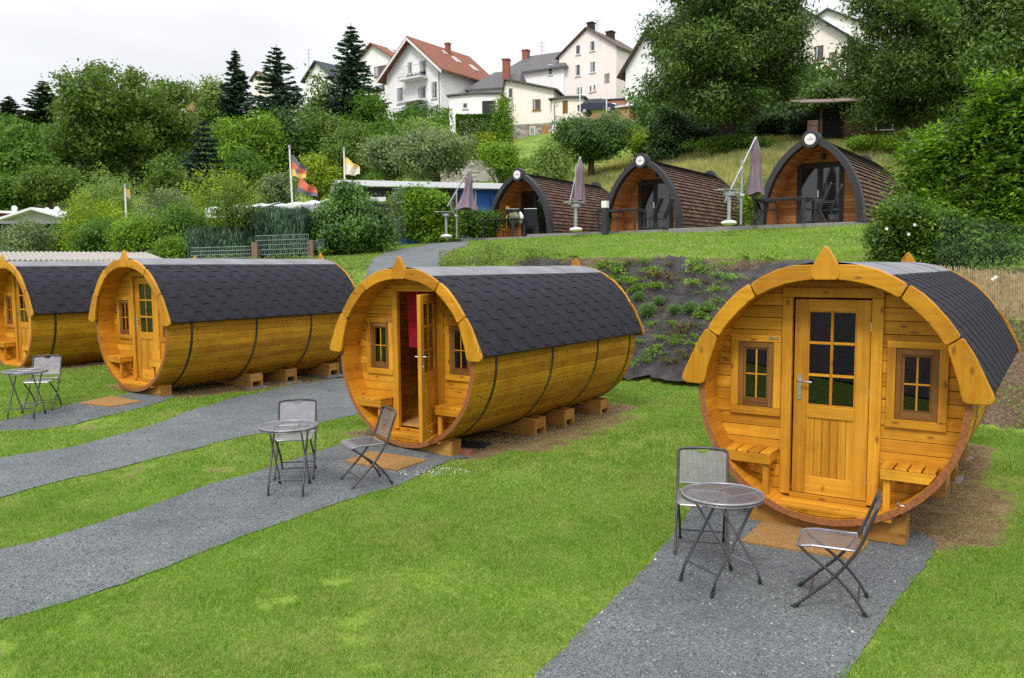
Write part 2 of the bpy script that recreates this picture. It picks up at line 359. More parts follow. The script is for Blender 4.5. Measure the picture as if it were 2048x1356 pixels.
# ------------------------------------------------------------------ plan of the site
BAR = [  # origin on the ground under the front ring, yaw, z of barrel centre
 (2.675, 6.908, 1.417, -.598), (-1.365, 10.134, 1.407, -.6085), (-6.523, 13.842, 1.594, -.619), (-10.433, 16.812, 1.60, -.655)]
POD = [(.37, 33.7, 3.72, -.59), (4.82, 30.1, 3.78, -.61), (9.11, 24.95, 3.72, -.63)]
BL = 4.23
def loc2(b, x, y):
    ox, oy, _, a = b; return (ox+x*math.cos(a)-y*math.sin(a), oy+x*math.sin(a)+y*math.cos(a))
def gp(*pts): return [tuple(GND(*p)[:2]) for p in pts]
PATHS = {
 'a': [(-1.0, 2.0), (.13, 4.48)] + gp((1130,1300),(1200,1230),(1290,1140),(1345,1075),(1385,1010),(1425,985)) + [loc2(BAR[0], -.3, .5), loc2(BAR[0], .75, .5)] + gp((1875,1093),(1850,1135),(1782,1222),(1740,1290),(1690,1356)) + [(.6, 2.2)],
 'b': gp((905,922),(830,958),(760,985),(660,1015),(560,1050),(420,1105),(250,1170),(100,1222),(0,1250)) + [(-5.5,3.2),(-8.2,4.2)] + gp((0,1103),(100,1078),(200,1050),(320,1008),(420,972),(560,930),(640,905)) + [loc2(BAR[1], -.95, .2), loc2(BAR[1], .85, .25)],
 'c': gp((712,830),(640,848),(560,862),(430,888),(300,922),(150,958),(0,1000)) + [(-8,6.2),(-9.5,8)] + gp((0,920),(120,900),(250,868),(350,835),(450,802),(520,786),(600,768),(690,757)) + [(-3.2,17),(-3.6,20.2),(-2.4,20.4),(-1.6,17),(-1.5,13.9)],
 'd': gp((330,803),(290,815),(220,832),(150,850),(70,862),(0,866)) + [(-9.5,10.4),(-10.4,11.5)] + gp((0,845),(60,830),(120,815),(180,802),(245,792)) + [loc2(BAR[2], -.4, .4), loc2(BAR[2], .8, .3)]}
UPATH = gp((738,538),(745,520),(775,506),(800,499),(860,490),(885,487),(1010,485),(930,493),(900,503),(885,515),(878,538))
UPATH = gp((738,538),(745,520),(775,506),(810,498),(860,491)) + [(-4.2, 30.5), (-1.6, 31.6)] + gp((935,493),(900,503),(885,515),(878,538)) + [(-1.7, 18.5), (-3.5, 18.3)]

# ground sheet: fine near, coarse far
def axis(segs):
    o = []
    for a, b, s in segs: o += list(np.arange(a, b, s))
    return np.array(o+[segs[-1][1]])
gx = axis([(-420,-80,34), (-80,-26,2.5), (-26,-13,.5), (-13,13,.16), (13,26,.6), (26,80,2.5), (80,420,34)])
gy = axis([(-40,0,4), (0,3,.5), (3,26,.16), (26,46,.5), (46,120,1.6), (120,200,6), (200,700,50)])
GX, GY = np.meshgrid(gx, gy); GZ = H(GX, GY); nx, ny = len(gx), len(gy)
idx = np.arange(nx*ny).reshape(ny, nx); F = np.stack([idx[:-1,:-1], idx[:-1,1:], idx[1:,1:], idx[1:,:-1]], -1).reshape(-1, 4)
ground = npmesh('ground', np.stack([GX, GY, GZ], -1).reshape(-1, 3), F, GROUND, None, True); tag(ground, kind='structure')
def smst(a, b, v): t = np.clip((v-a)/(b-a), 0, 1); return t*t*(3-2*t)
def vnoise(x, y, s, seed=0):
    """cheap value noise"""
    r = np.random.default_rng(seed).random((64, 64)); x = np.asarray(x)*s; y = np.asarray(y)*s
    i = np.floor(x).astype(int); j = np.floor(y).astype(int); u = x-i; v = y-j; u = u*u*(3-2*u); v = v*v*(3-2*v)
    g = lambda a, b: r[a % 64, b % 64]
    return (g(i, j)*(1-u)+g(i+1, j)*u)*(1-v)+(g(i, j+1)*(1-u)+g(i+1, j+1)*u)*v
def fbm(x, y, s, seed=0): return .55*vnoise(x, y, s, seed)+.3*vnoise(x, y, s*2.1, seed+1)+.15*vnoise(x, y, s*4.3, seed+2)
def barrel_local(b, x, y):
    dx, dy = x-b[0], y-b[1]; c, s = math.cos(b[3]), math.sin(b[3]); return dx*c+dy*s, -dx*s+dy*c
def drymask(x, y):
    d = np.zeros(np.shape(x))
    for b in BAR:
        lx, ly = barrel_local(b, x, y)
        e = smst(1.3, .75, lx)*smst(-1.6, -1.0, lx)*smst(-.1, .3, ly)*smst(5.1, 4.5, ly); d = np.maximum(d, e)
    lx, ly = barrel_local(BAR[1], x, y); d = np.maximum(d, .62*smst(1.95, 1.2, lx)*smst(.5, 1, lx)*smst(.6, 1, ly)*smst(4.6, 3.6, ly))
    lx, ly = barrel_local(BAR[0], x, y); d = np.maximum(d, .78*smst(1.7, 1.1, lx)*smst(.5, 1, lx)*smst(.2, .5, ly)*smst(3.6, 2.0, ly))
    n = fbm(x, y, .9, 5); n2 = fbm(x, y, 3.1, 9)
    low = y < brk(1, x)
    d = np.maximum(d, np.where(low, .55*smst(.52, .70, n)*smst(.56, .72, n2), 0))
    up = (y > brk(2, x)) & (y < brk(4, x))
    d = np.maximum(d, np.where(up, .6*smst(.56, .68, n)*smst(.42, .6, n2), 0))
    return d
dry = drymask(GX, GY)
f1, f2 = brk(1, GX), brk(2, GX)
soil = smst(-.1, .25, GY-f1)*smst(.35, -.05, GY-f2)*smst(-.5, .6, GX)
mead = smst(-2, 4, GY-brk(4, GX))
for nm, arr in (('dry', dry), ('soil', soil), ('meadow', mead)):
    a = ground.data.attributes.new(nm, 'FLOAT', 'POINT'); a.data.foreach_set('value', arr.ravel().astype('f'))
for k, nm in (('a', 'gravel path'), ('b', ''), ('c', ''), ('d', '')):
    tag(sheet('gravel_path', PATHS[k], GRAVEL, .012, .12, .012), kind='structure')
tag(sheet('gravel_ramp', UPATH, GRAVEL, .03, .3, .05), kind='structure')

ASPH = plain('asphalt', (.06, .06, .062), .85, .2, 8, bumps=.3, bscale=90)
tag(sheet('road', [(-60,-14),(60,-14),(60,.2),(-60,1.4)], ASPH, .03, 2.0), kind='structure')
# grass blades, as a meadow nobody could count
def m_blade():
    m_, n, o = mat('grass_blade'); g = N(n, 'NewGeometry'); P = g.outputs['Position']
    c = rampn(n, g.outputs['Random Per Island'], [(0, (.095,.205,.014)), (.35, (.16,.30,.022)), (.65, (.225,.365,.036)), (.88, (.32,.42,.085)), (1, (.50,.46,.20))])
    q = noise(n, P, 2.6, 6, .75); q2 = noise(n, P, .45, 2)
    c = mixc(n, rampn(n, q, [(.46, (0,)*3), (.70, (.5,)*3)]), c, (.52,.48,.18))
    c = mixc(n, rampn(n, q2, [(.35, (.0,)*3), (.6, (.35,)*3)]), c, (.15,.34,.015))
    d = N(n, 'BsdfPrincipled'); L(n, c, d.inputs['Base Color']); d.inputs['Roughness'].default_value = .5; d.inputs['Specular IOR Level'].default_value = .3
    t = N(n, 'BsdfTranslucent'); L(n, c, t.inputs['Color']); x = N(n, 'MixShader'); x.inputs[0].default_value = .4; L(n, d.outputs[0], x.inputs[1]); L(n, t.outputs[0], x.inputs[2]); L(n, x.outputs[0], o.inputs['Surface']); return m_
BLADE = m_blade()
DRYGR = leafm('dry_meadow_grass', [(.17,.24,.05), (.27,.31,.09), (.46,.42,.20), (.56,.48,.27), (.20,.28,.06)], .3, .15, .35, .35)
ALLP = [PATHS[k] for k in 'abcd']
def blades(name, n, box, maskf, hgt, wid, m_, lean=.5, maxd=None):
    x = RNG.uniform(box[0], box[1], n); y = RNG.uniform(box[2], box[3], n)
    ok = (np.abs(x) < .74*y+.8); x, y = x[ok], y[ok]
    d = maskf(x, y); ok = RNG.random(x.size) < d; x, y = x[ok], y[ok]; d = d[ok]
    k = x.size; a = RNG.uniform(0, 2*np.pi, k); la = RNG.uniform(0, 2*np.pi, k)
    h = hgt*RNG.uniform(.5, 1.25, k)*(.6+.4*d)*(.7+.6*vnoise(x, y, 2.2, 3)); wv = wid*RNG.uniform(.7, 1.3, k)*(1+np.clip(y-5, 0, 40)*.09)
    z = H(x, y); b = np.stack([x, y, z-.004], 1); s = np.stack([np.cos(a), np.sin(a), 0*a], 1)*wv[:, None]*.5
    ln = RNG.uniform(0, lean, k)*h; t = b+np.stack([np.cos(la)*ln, np.sin(la)*ln, h], 1)
    mid = b*.45+t*.55; mid[:, 2] += .0*h
    V = np.stack([b-s, b+s, mid+s*.8, t], 1).reshape(-1, 3); F = np.arange(4*k).reshape(-1, 4)
    o = npmesh(name, V, F, m_); return o
def lawnmask(x, y):
    low = y < brk(1, x)+.05
    d = np.where(low, 1.0, 0.0)
    xj = x+.08*(vnoise(x, y, 7, 51)-.5)+.05*(vnoise(x, y, 25, 52)-.5); yj = y+.08*(vnoise(x, y, 7, 53)-.5)
    for P in ALLP: d = np.where(inpoly(xj, yj, P), 0.0, d)
    e = drymask(x, y)+(.35*(fbm(x, y, 2.5, 21)-.5))
    return d*np.clip(1-1.5*np.clip(e, 0, 1), .06, 1)
def uplawn(x, y):
    d = ((y > brk(2, x)-.12) & (y < brk(4, x)+1)).astype(float)
    d = np.where(inpoly(x, y, UPATH), 0.0, d)
    for p in POD:
        lx, ly = barrel_local(p, x, y); d = np.where((np.abs(lx+.8) < 2.9) & (ly > -2.2) & (ly < 7.2), 0, d)
    return d*np.clip(1-1.2*drymask(x, y), .05, 1)
tag(blades('lawn_grass', 1150000, (-7, 7, 3.4, 9.4), lambda x, y: lawnmask(x, y)*smst(9.4, 7.2, y), .034, .0045, BLADE, 1.3), 'short mown green grass of the lawn between the gravel strips', 'grass', kind='stuff')
tag(blades('lawn_grass', 900000, (-13, 9, 6.8, 18.5), lambda x, y: lawnmask(x, y)*smst(7.0, 9.2, y), .04, .0065, BLADE, 1.2), 'short mown green grass of the lawn between the barrel cabins', 'grass', kind='stuff')
tag(blades('terrace_grass', 380000, (-14, 18, 15, 34), uplawn, .055, .008, BLADE, 1.0), 'bright green grass on the upper terrace in front of the brown pods', 'grass', kind='stuff')
def meadmask(x, y):
    a = (y > brk(4, x)+.2)*(y < brk(4, x)+22)*(x > 1.5); return a*np.clip(.25+1.3*fbm(x, y, .35, 4), 0, 1)*np.clip(1.2-(y-36)/30, .2, 1)
tag(blades('meadow_grass', 420000, (2, 34, 30, 58), meadmask, .42, .0045, DRYGR, .6), 'tall straw coloured meadow grass on the slope behind the brown pods', 'grass', kind='stuff')
STRAW = leafm('straw', [(.16,.10,.05), (.30,.20,.10), (.42,.30,.16), (.52,.40,.24)], .15, .1, 3, .2)
def strawmask(x, y):
    m_ = np.clip(drymask(x, y)*1.5-.35, 0, 1)*(y < brk(1, x)+.1)
    for P in ALLP: m_ = np.where(inpoly(x, y, P), m_*.05, m_)
    return m_
tag(blades('straw_litter', 900000, (-9, 7.5, 6, 16), strawmask, .012, .006, STRAW, 5.5), 'dry straw litter on the bare strips beside the barrel cabins', 'straw', kind='stuff')
def pebbles(name, n, polys, m_, sz):
    P = []
    for poly in polys:
        q = np.array(poly); x = RNG.uniform(q[:, 0].min(), q[:, 0].max(), n); y = RNG.uniform(q[:, 1].min(), q[:, 1].max(), n)
        ok = inpoly(x, y, poly) & (np.abs(x) < .74*y+.5) & (y > 3.2) & (RNG.random(n) < np.clip(9/y, .2, 1)**2); P.append(np.stack([x[ok], y[ok]], 1))
    P = np.concatenate(P); k = len(P); r = sz*RNG.lognormal(0, .4, k)
    o8 = np.array([(1,0,0),(-1,0,0),(0,1,0),(0,-1,0),(0,0,1),(0,0,-1)], float)
    F0 = np.array([(0,2,4),(2,1,4),(1,3,4),(3,0,4),(2,0,5),(1,2,5),(3,1,5),(0,3,5)])
    V = o8[None]*RNG.uniform(.6, 1.2, (k, 6, 1))*r[:, None, None]; V[:, :, 2] *= .7
    a = RNG.uniform(0, 6.28, k); c, s = np.cos(a)[:, None], np.sin(a)[:, None]
    V = np.stack([V[:, :, 0]*c-V[:, :, 1]*s, V[:, :, 0]*s+V[:, :, 1]*c, V[:, :, 2]], 2)
    V[:, :, 0] += P[:, :1]; V[:, :, 1] += P[:, 1:]; V[:, :, 2] += (H(P[:, 0], P[:, 1])+.014)[:, None]
    F = (F0[None]+np.arange(k)[:, None, None]*6).reshape(-1, 3)
    return npmesh(name, V.reshape(-1, 3), F, m_)
def m_pebble():
    m_, n, o = mat('pebble'); g = N(n, 'NewGeometry')
    c = rampn(n, g.outputs['Random Per Island'], [(0, (.07,.075,.08)), (.5, (.11,.12,.125)), (.9, (.16,.17,.175)), (.98, (.30,.26,.2)), (1, (.5,.48,.45))])
    princ(n, o, c, .8); return m_
PEB = m_pebble()
tag(pebbles('gravel_stones', 60000, ALLP, PEB, .0048), 'loose grey gravel chippings strewn over the paths', 'gravel', kind='stuff')
# pale stones beside the mat of the open cabin
q = GND(880, 945); pal = plain('pale_stone', (.5, .48, .43), .8, .3, 30)
mm = [(q.x+.42*math.cos(t)*1.1-.1, q.y+.2*math.sin(t)) for t in np.linspace(0, 6.2, 12)]
tag(pebbles('pale_stones', 260, [mm], pal, .008), 'scatter of small white stones beside the doormat of the open barrel cabin', 'stones', kind='stuff')
q = GND(1590, 1230)
tag(pebbles('white_chippings', 60, [PATHS['a']], pal, .009), 'few white chips lying in the grey gravel near the camera', 'stones', kind='stuff')

# ------------------------------------------------------------------ the planted bank and its black fabric
def m_fabric():
    m_, n, o = mat('weed_fabric'); P = N(n, 'NewGeometry').outputs['Position']
    c = rampn(n, noise(n, P, 2.6, 6, .7), [(.3, (.024,.020,.021)), (.52, (.048,.041,.042)), (.7, (.10,.084,.078)), (.8, (.17,.14,.12))])  # pale end of the ramp paints highlight streaks into the fabric colour
    d = rampn(n, noise(n, P, 7, 5, .7), [(.60, (0,0,0)), (.74, (1,1,1))])
    c = mixc(n, math_(n, 'MULTIPLY', d, .5), c, (.19,.14,.10))
    f = noise(n, mapping(n, P, (1.2, 1.2, 3.5)), 2.6, 6, .62)
    princ(n, o, c, .6, bump(n, f, 1, .22), .5); return m_
FABRIC = m_fabric()
def bankpt(x, t): a, b = float(brk(1, x)), float(brk(2, x)); return (x, a+(b-a)*t)
pl = [bankpt(x, -.07+.03*math.sin(x*3)) for x in np.linspace(.4, 6.2, 30)] + [bankpt(x, .93+.05*math.sin(x*2.3)) for x in np.linspace(6.9, .2, 30)]
def folds(x, y):
    u = x*.8-y*.25; r = np.abs(vnoise(u, y, 1.5, 31)-.5)+.6*np.abs(vnoise(x, y*1.3, 3.3, 32)-.5)+.3*np.abs(vnoise(x*.6, y*2, 7, 33)-.5)
    
    d = np.sin((x*.9+y*.5)*2.1+3*vnoise(x, y, .7, 35))
    t = np.clip((y-brk(1, x))/(brk(2, x)-brk(1, x)), 0, 1); e = np.clip(1.05-t, .0, .25)*4
    return .05+(.24*(.5-r)+.05*np.maximum(0, d)**6+.10*(.5-np.abs(vnoise(x*.7+y*.5, y*.7-x*.5, 4.3, 37)-.5)-np.abs(vnoise(x, y*.5, 9, 38)-.5)))*e
tag(sheet('weed_fabric', pl, FABRIC, .0, .06, .06, folds), 'black wrinkled weed fabric pinned over the planted bank', 'ground cloth')
# ------------------------------------------------------------------ barrel cabins
S1 = [(.10,1.125),(.105,1.138),(.27,1.135),(.40,1.10),(.54,1.035),(.62,.985),(.632,.96),(.585,.875),(.565,.87),(.45,.93),(.32,.975),(.21,.998),(.115,1.008),(.10,1.02)]
S2 = [(.645,.965),(.66,.966),(.75,.905),(.84,.815),(.93,.71),(1.0,.61),(1.02,.575),(1.01,.553),(.93,.50),(.91,.505),(.85,.6),(.75,.715),(.66,.80),(.60,.85),(.596,.87)]
S3 = [(1.03,.56),(1.05,.548),(1.12,.44),(1.19,.29),(1.262,.13),(1.268,.09),(1.25,.06),(1.22,.05),(1.09,.045),(1.055,.06),(1.04,.10),(1.02,.2),(.985,.31),(.937,.46),(.94,.495)]
FN = [(0,1.297),(-.03,1.265),(-.06,1.215),(-.095,1.15),(-.118,1.10),(-.122,1.06),(-.108,1.02),(-.08,1.008)]
FN = FN+[(-a, c) for a, c in reversed(FN[1:])]
PROF = [(0,1.145),(.1,1.141),(.2,1.13),(.3,1.108),(.4,1.075),(.5,1.03),(.62,.96),(.73,.88),(.83,.79),(.93,.675),(1.01,.55),(1.08,.43),(1.14,.32),(1.195,.2),(1.238,.1)]
def resample():
    P = [Vector((a, b)) for a, b in PROF]; s = [0]
    for i in range(1, len(P)): s.append(s[-1]+(P[i]-P[i-1]).length)
    return np.array(s), np.array(PROF)
PS, PP = resample(); SLEN = float(PS[-1])
def prof(s):
    return float(np.interp(s, PS, PP[:, 0])), float(np.interp(s, PS, PP[:, 1]))
def profn(s):
    a = prof(max(0, s-.04)); b = prof(min(SLEN, s+.04)); d = Vector((b[0]-a[0], b[1]-a[1])).normalized(); return Vector((-d.y, d.x))
def on_roof(s, side, lift):
    x, z = prof(s); n = profn(s); return (side*(x+n.x*lift), z+n.y*lift)
def make_barrel(label, opened=False):
    root = thing('barrel_cabin', label, 'barrel cabin', group='wooden barrel cabins on the lower lawn')
    RO, RI, NS = 1.12, 1.062, 58
    b = MB(); 
    for i in range(NS):
        a0 = 2*math.pi*i/NS; a1 = 2*math.pi*(i+1)/NS; g = .0052; tone = random.uniform(.25, 1); ru, rv = random.uniform(0, 40), random.uniform(0, 40)
        P = [(RO-.010, a0+.0003), (RO, a0+g*1.6), (RO, a1-g*1.6), (RO-.010, a1-.0003), (RI, a1-.0006), (RI, a0+.0006)]
        V = [(r*math.cos(a), 0, r*math.sin(a)) for r, a in P]+[(r*math.cos(a), BL, r*math.sin(a)) for r, a in P]
        uvf = lambda p, ru=ru, rv=rv, am=(a0+a1)/2: (p[1]+ru, (math.atan2(p[2], p[0])*1.1 if math.cos(am) > 0 else (math.atan2(p[2], p[0]) % (2*math.pi))*1.1)+rv)
        b.solid(V, [(0,6,7,1),(1,7,8,2),(2,8,9,3)], uvf, tone, 0); b.solid(V, [(3,9,10,4),(5,11,6,0)], uvf, tone*.5, 0)
        b.solid(V, [(4,10,11,5)], uvf, tone, 2); b.solid(V, [(0,1,2,3,4,5)], uvf, tone, 1); b.solid(V, [(11,10,9,8,7,6)], uvf, tone, 1)
    b.build('staves', [SIDE, ENDG, INNER], root)
    for y in (.42, 1.72, 2.98, 4.02):                    # steel bands
        b = MB()
        for k in range(72):
            a0, a1 = 2*math.pi*k/72, 2*math.pi*(k+1)/72
            if math.sin((a0+a1)/2) > .25: continue
            q = lambda a, r, yy: (r*math.cos(a), yy, r*math.sin(a))
            b.face([q(a0, RO+.005, y), q(a0, RO+.005, y+.045), q(a1, RO+.005, y+.045), q(a1, RO+.005, y)][::-1])
            b.face([q(a0, RO, y), q(a0, RO+.005, y), q(a1, RO+.005, y), q(a1, RO, y)][::-1]); b.face([q(a0, RO, y+.045), q(a0, RO+.005, y+.045), q(a1, RO+.005, y+.045), q(a1, RO, y+.045)])
        b.build('hoop', BAND, root)
    # roof: underlay slab with single hexagonal shingle tabs, ridge felt on top
    roof = None; b = MB(); ss = np.linspace(0, SLEN, 26)
    for side in (-1, 1):
        for i in range(25):
            A, B_ = on_roof(ss[i], side, 0), on_roof(ss[i+1], side, 0); A2, B2 = on_roof(ss[i], side, -.03), on_roof(ss[i+1], side, -.03)
            q = lambda p, y: (p[0], y, p[1])
            f = [[q(A, -.015), q(A, BL+.015), q(B_, BL+.015), q(B_, -.015)], [q(A2, -.015), q(B2, -.015), q(B2, BL+.015), q(A2, BL+.015)], [q(A, -.015), q(B_, -.015), q(B2, -.015), q(A2, -.015)], [q(A, BL+.015), q(A2, BL+.015), q(B2, BL+.015), q(B_, BL+.015)]]
            for ff in f: b.face(ff if side > 0 else ff[::-1])
        A, A2 = on_roof(SLEN, side, 0), on_roof(SLEN, side, -.03); ff = [(A[0], -.015, A[1]), (A[0], BL+.015, A[1]), (A2[0], BL+.015, A2[1]), (A2[0], -.015, A2[1])]; b.face(ff if side > 0 else ff[::-1])
    roof = b.build('roof', FELT_SHADE, root)
    b = MB(); W_, HT = .24, .28
    for side in (-1, 1):
        for c in range(-1, int(BL/(.75*W_))+2):
            yc = c*.75*W_
            for r in range(0, 8):
                s0 = .16+r*HT+(HT/2 if c % 2 else 0)
                if s0-HT/2 > SLEN: continue
                pts = []
                rows = [(s0-HT/2, W_/4), (s0-HT*.25, W_*3/8), (s0, W_/2), (s0+HT*.25, W_*3/8), (s0+HT/2, W_/4)]
                tone = random.random(); prev = None; V = []
                for k, (s, hw) in enumerate(rows):
                    s_ = min(max(s, 0), SLEN); lift = .0035+.0095*k/4; xz = on_roof(s_, side, lift); xb = on_roof(s_, side, .001)
                    y0, y1 = max(-.015, yc-hw), min(BL+.015, yc+hw)
                    if y1 < y0: y0 = y1 = min(max(yc, -.015), BL+.015)
                    V.append([(xz[0], y0, xz[1]), (xz[0], y1, xz[1]), (xb[0], y0, xb[1]), (xb[0], y1, xb[1])])
                fl = 1 if side > 0 else -1
                for k in range(4):
                    a, d = V[k], V[k+1]
                    b.face([a[0], a[1], d[1], d[0]][::fl], None, tone, 0)
                    if k >= 2: b.face([a[2], a[0], d[0], d[2]][::fl], None, tone, 1); b.face([a[1], a[3], d[3], d[1]][::fl], None, tone, 1)
                d = V[4]; b.face([d[0], d[1], d[3], d[2]][::fl], None, tone, 1)  # tab edges coloured black, a painted shadow line below each tab
    b.build('shingles', [SHING, FELT_SHADE], roof)
    b = MB(); xs = np.linspace(-.50, .50, 17)
    for j, (y0, y1) in enumerate(((-.02, 1.05), (1.03, 2.1), (2.08, 3.2), (3.18, BL+.02))):
        for i in range(16):
            P = [on_roof(abs(x), 1 if x >= 0 else -1, .017+.003*(j % 2)) for x in (xs[i], xs[i+1])]
            b.face([(P[0][0], y0, P[0][1]), (P[1][0], y0, P[1][1]), (P[1][0], y1, P[1][1]), (P[0][0], y1, P[0][1])])
        for sg in (0, 8):
            P = on_roof(.50, -1 if sg == 0 else 1, .017+.003*(j % 2)); Q = on_roof(.505, -1 if sg == 0 else 1, .001)
            ff = [(P[0], y0, P[1]), (P[0], y1, P[1]), (Q[0], y1, Q[1]), (Q[0], y0, Q[1])]; b.face(ff if sg else ff[::-1])
    b.build('ridge_felt', RIDGE, roof)
    # fascia boards and finials, front and rear
    for y0, y1, fr in ((-.062, -.018, 1), (BL+.018, BL+.055, 0)):
        for out in (S1, S2, S3):
            for sg in (1, -1):
                o = [(sg*a, c) for a, c in out]; b = MB(); gr = 'x' if out is S1 else 'z'
                if out is S2: gr = 'x'
                b.prism(o, y0, y1, gr)
                f = b.build('fascia_board', FASC, root, .009, seg=3)
                if fr:
                    b = MB(); cx = [(o[2][0]*.8+o[-3][0]*.2, o[2][1]*.8+o[-3][1]*.2), (o[5][0]*.8+o[-6][0]*.2, o[5][1]*.8+o[-6][1]*.2)]
                    for (a, c) in cx:
                        b = MB(); b.tube([(a, y0-.0012, c), (a, y0+.004, c)], .0055, 8); b.build('screw_head', STEEL, f)
        b = MB(); b.prism(FN, y0-.006, y1, 'z'); b.build('finial', FASC, root, .010, seg=3)
    # front wall of horizontal boards behind the porch, and rear wall
    D = .30
    holes = [(-.44, .41, -1.1, .93), (-.80, -.56, -.13, .38), (.56, .80, -.13, .38)]
    b = MB(); z = -1.04
    while z < 1.04:
        z1 = min(z+.113, 1.045); zm = min(abs(z), abs(z1)) if z*z1 > 0 else 0; hw = math.sqrt(max(.0, 1.058**2-min(zm, 1.055)**2))
        if hw > .08:
            cuts = sorted({z, z1}|{h[i] for h in holes for i in (2, 3) if z < h[i] < z1})
            for za, zb in zip(cuts[:-1], cuts[1:]):
                sp = [(-hw-.02, hw+.02)]
                for h in holes:
                    if za >= h[2]-1e-6 and zb <= h[3]+1e-6:
                        ns = []
                        for a, c in sp:
                            if h[0] > a: ns.append((a, min(c, h[0])))
                            if h[1] < c: ns.append((max(a, h[1]), c))
                        sp = [q_ for q_ in ns if q_[1]-q_[0] > .01]
                for a, c in sp:
                    zl, zh = za+(.003 if za == z else 0), zb-(.003 if zb == z1 else 0); R1 = 1.061; zz = np.linspace(zl, zh, 4); cl = lambda v: math.sqrt(max(0, R1*R1-v*v))
                    Lf = [(-cl(v), v) for v in zz] if a < -hw else [(a, zl), (a, zh)]; Rg = [(cl(v), v) for v in zz] if c > hw else [(c, zl), (c, zh)]
                    b.prism(Rg+Lf[::-1], D, D+.04, 'x')
        z = z1
    b.build('front_wall', HONEY, root, .006, seg=1)
    b = MB(); ang = [2*math.pi*k/48 for k in range(48)]; b.prism([(1.06*math.cos(a), 1.06*math.sin(a)) for a in ang], BL-.28, BL-.24, 'x'); b.build('rear_wall', HONEY, root)
    # floor inside and step
    b = MB()
    for i in range(5): b.box(-.56, .56, .015+i*.057, .069+i*.057, -1.015, -.985, 'x')
    b.build('step', CRADLE if False else HONEY, root, .004, seg=1)
    b = MB(); arc = [(1.055*math.sin(t), -1.055*math.cos(t)) for t in np.linspace(-.33, .33, 15)]
    b.prism(arc, .02, .05, 'x'); b.build('kick_board', FASC, root, .003, seg=1)
    b = MB(); b.box(-.48, .48, D+.045, BL-.3, -.93, -.90, 'y'); b.build('floor', BUNKW, root)
    # door frame
    b = MB(); b.box(-.44, -.35, D-.028, D+.03, -.965, .845, 'z'); b.box(.315, .41, D-.028, D+.03, -.965, .845, 'z')
    b.box(-.44, .41, D-.031, D+.03, .848, .935, 'x'); b.box(-.35, .315, D-.02, D+.03, -.985, -.945, 'x'); b.build('door_frame', HONEY, root, .004, seg=1)
    # door leaf, hinged on its right
    x0, x1, z0, z1 = -.64, 0, -.94, .83; T = .045
    hinge = bpy.data.objects.new('door', None)
    def leafpart(b, name, m_, par, bev=0): return b.build(name, m_, par, bev, seg=1)
    b = MB()
    b.box(x0, x0+.115, 0, T, z0, z1, 'z'); b.box(x1-.115, x1, 0, T, z0, z1, 'z'); b.box(x0+.115, x1-.115, .001, T-.001, z1-.10, z1, 'x')
    b.box(x0+.115, x1-.115, .001, T-.001, -.24, -.13, 'x'); b.box(x0+.115, x1-.115, .001, T-.001, z0, z0+.16, 'x')
    n_ = 6; wv = (x1-x0-.23)/n_
    for i in range(n_): b.box(x0+.115+i*wv+.0015, x0+.115+(i+1)*wv-.0015, .014, .032, z0+.155, -.235, 'z')
    for (a, c, e_, f_) in ((x0+.115, x0+.13, z0+.16, -.24), (x1-.13, x1-.115, z0+.16, -.24)): b.box(a, c, .006, .014, e_, f_, 'z')
    door = leafpart(b, 'door', DOORW, root, .003)
    b = MB(); xm = (x0+x1)/2
    b.box(xm-.012, xm+.012, .006, T-.006, -.13, z1-.10, 'z')
    for zz in (.15, .44): b.box(x0+.115, x1-.115, .008, T-.008, zz-.012, zz+.012, 'x')
    for (a, c) in ((x0+.1151, x0+.128), (x1-.128, x1-.1151)): b.box(a, c, .004, T-.004, -.13, z1-.10, 'z')
    for (a, c) in ((-.1299, -.115), (z1-.115, z1-.1001)): b.box(x0+.128, x1-.128, .004, T-.004, a, c, 'x')
    leafpart(b, 'muntins', HONEY, door, .002)
    b = MB(); b.box(x0+.12, x1-.12, .020, .026, -.125, z1-.105); b.build('pane', CLEAR, door)
    b = MB()
    for s_, yy in ((-1, 0), (1, T)):
        ya, yb = (yy-.008, yy) if s_ < 0 else (yy, yy+.008)
        b.box(x0+.033, x0+.068, ya, yb, -.08, .15); yo = yy+s_*.045
        b.tube([(x0+.05, yy+s_*.002, .09), (x0+.05, yo, .09), (x0+.06, yo+s_*.006, .09), (x0+.17, yo+s_*.004, .088)], .0095, 8)
        b.tube([(x0+.05, yy+s_*.006, -.03), (x0+.05, yy+s_*.014, -.03)], .014, 10)
    b.build('handle', STEEL, door, smooth=True)
    for zz in (.60, .02, -.75):
        b = MB(); b.tube([(.006, -.004, zz-.04), (.006, -.004, zz+.04)], .009, 8); b.box(-.002, .03, -.006, -.001, zz-.035, zz+.035); b.build('hinge', STEEL, door)
    b = MB(); b.tube([(-.36, -.001, z0+.085), (-.36, -.035, z0+.08)], .009, 8); b.build('door_stop', STEEL, door)
    door.location = (.307, D-.0, 0)
    if opened: door.rotation_euler = (0, 0, R_(112.5))
    # windows
    for sg in (-1, 1):
        cx = .68*sg
        b = MB(); a0, a1 = cx-.235, cx+.235
        b.box(a0, cx-.165, D-.024, D-.001, -.18, .43, 'z'); b.box(cx+.165, a1, D-.024, D-.001, -.18, .43, 'z')
        b.box(a0, a1, D-.027, D-.001, -.255, -.181, 'x'); b.box(a0, a1, D-.027, D-.001, .431, .49, 'x')
        win = b.build('window', HONEY, root, .003, seg=1)
        b = MB()
        b.box(cx-.163, cx-.118, D-.016, D+.045, -.178, .428, 'z'); b.box(cx+.118, cx+.163, D-.016, D+.045, -.178, .428, 'z')
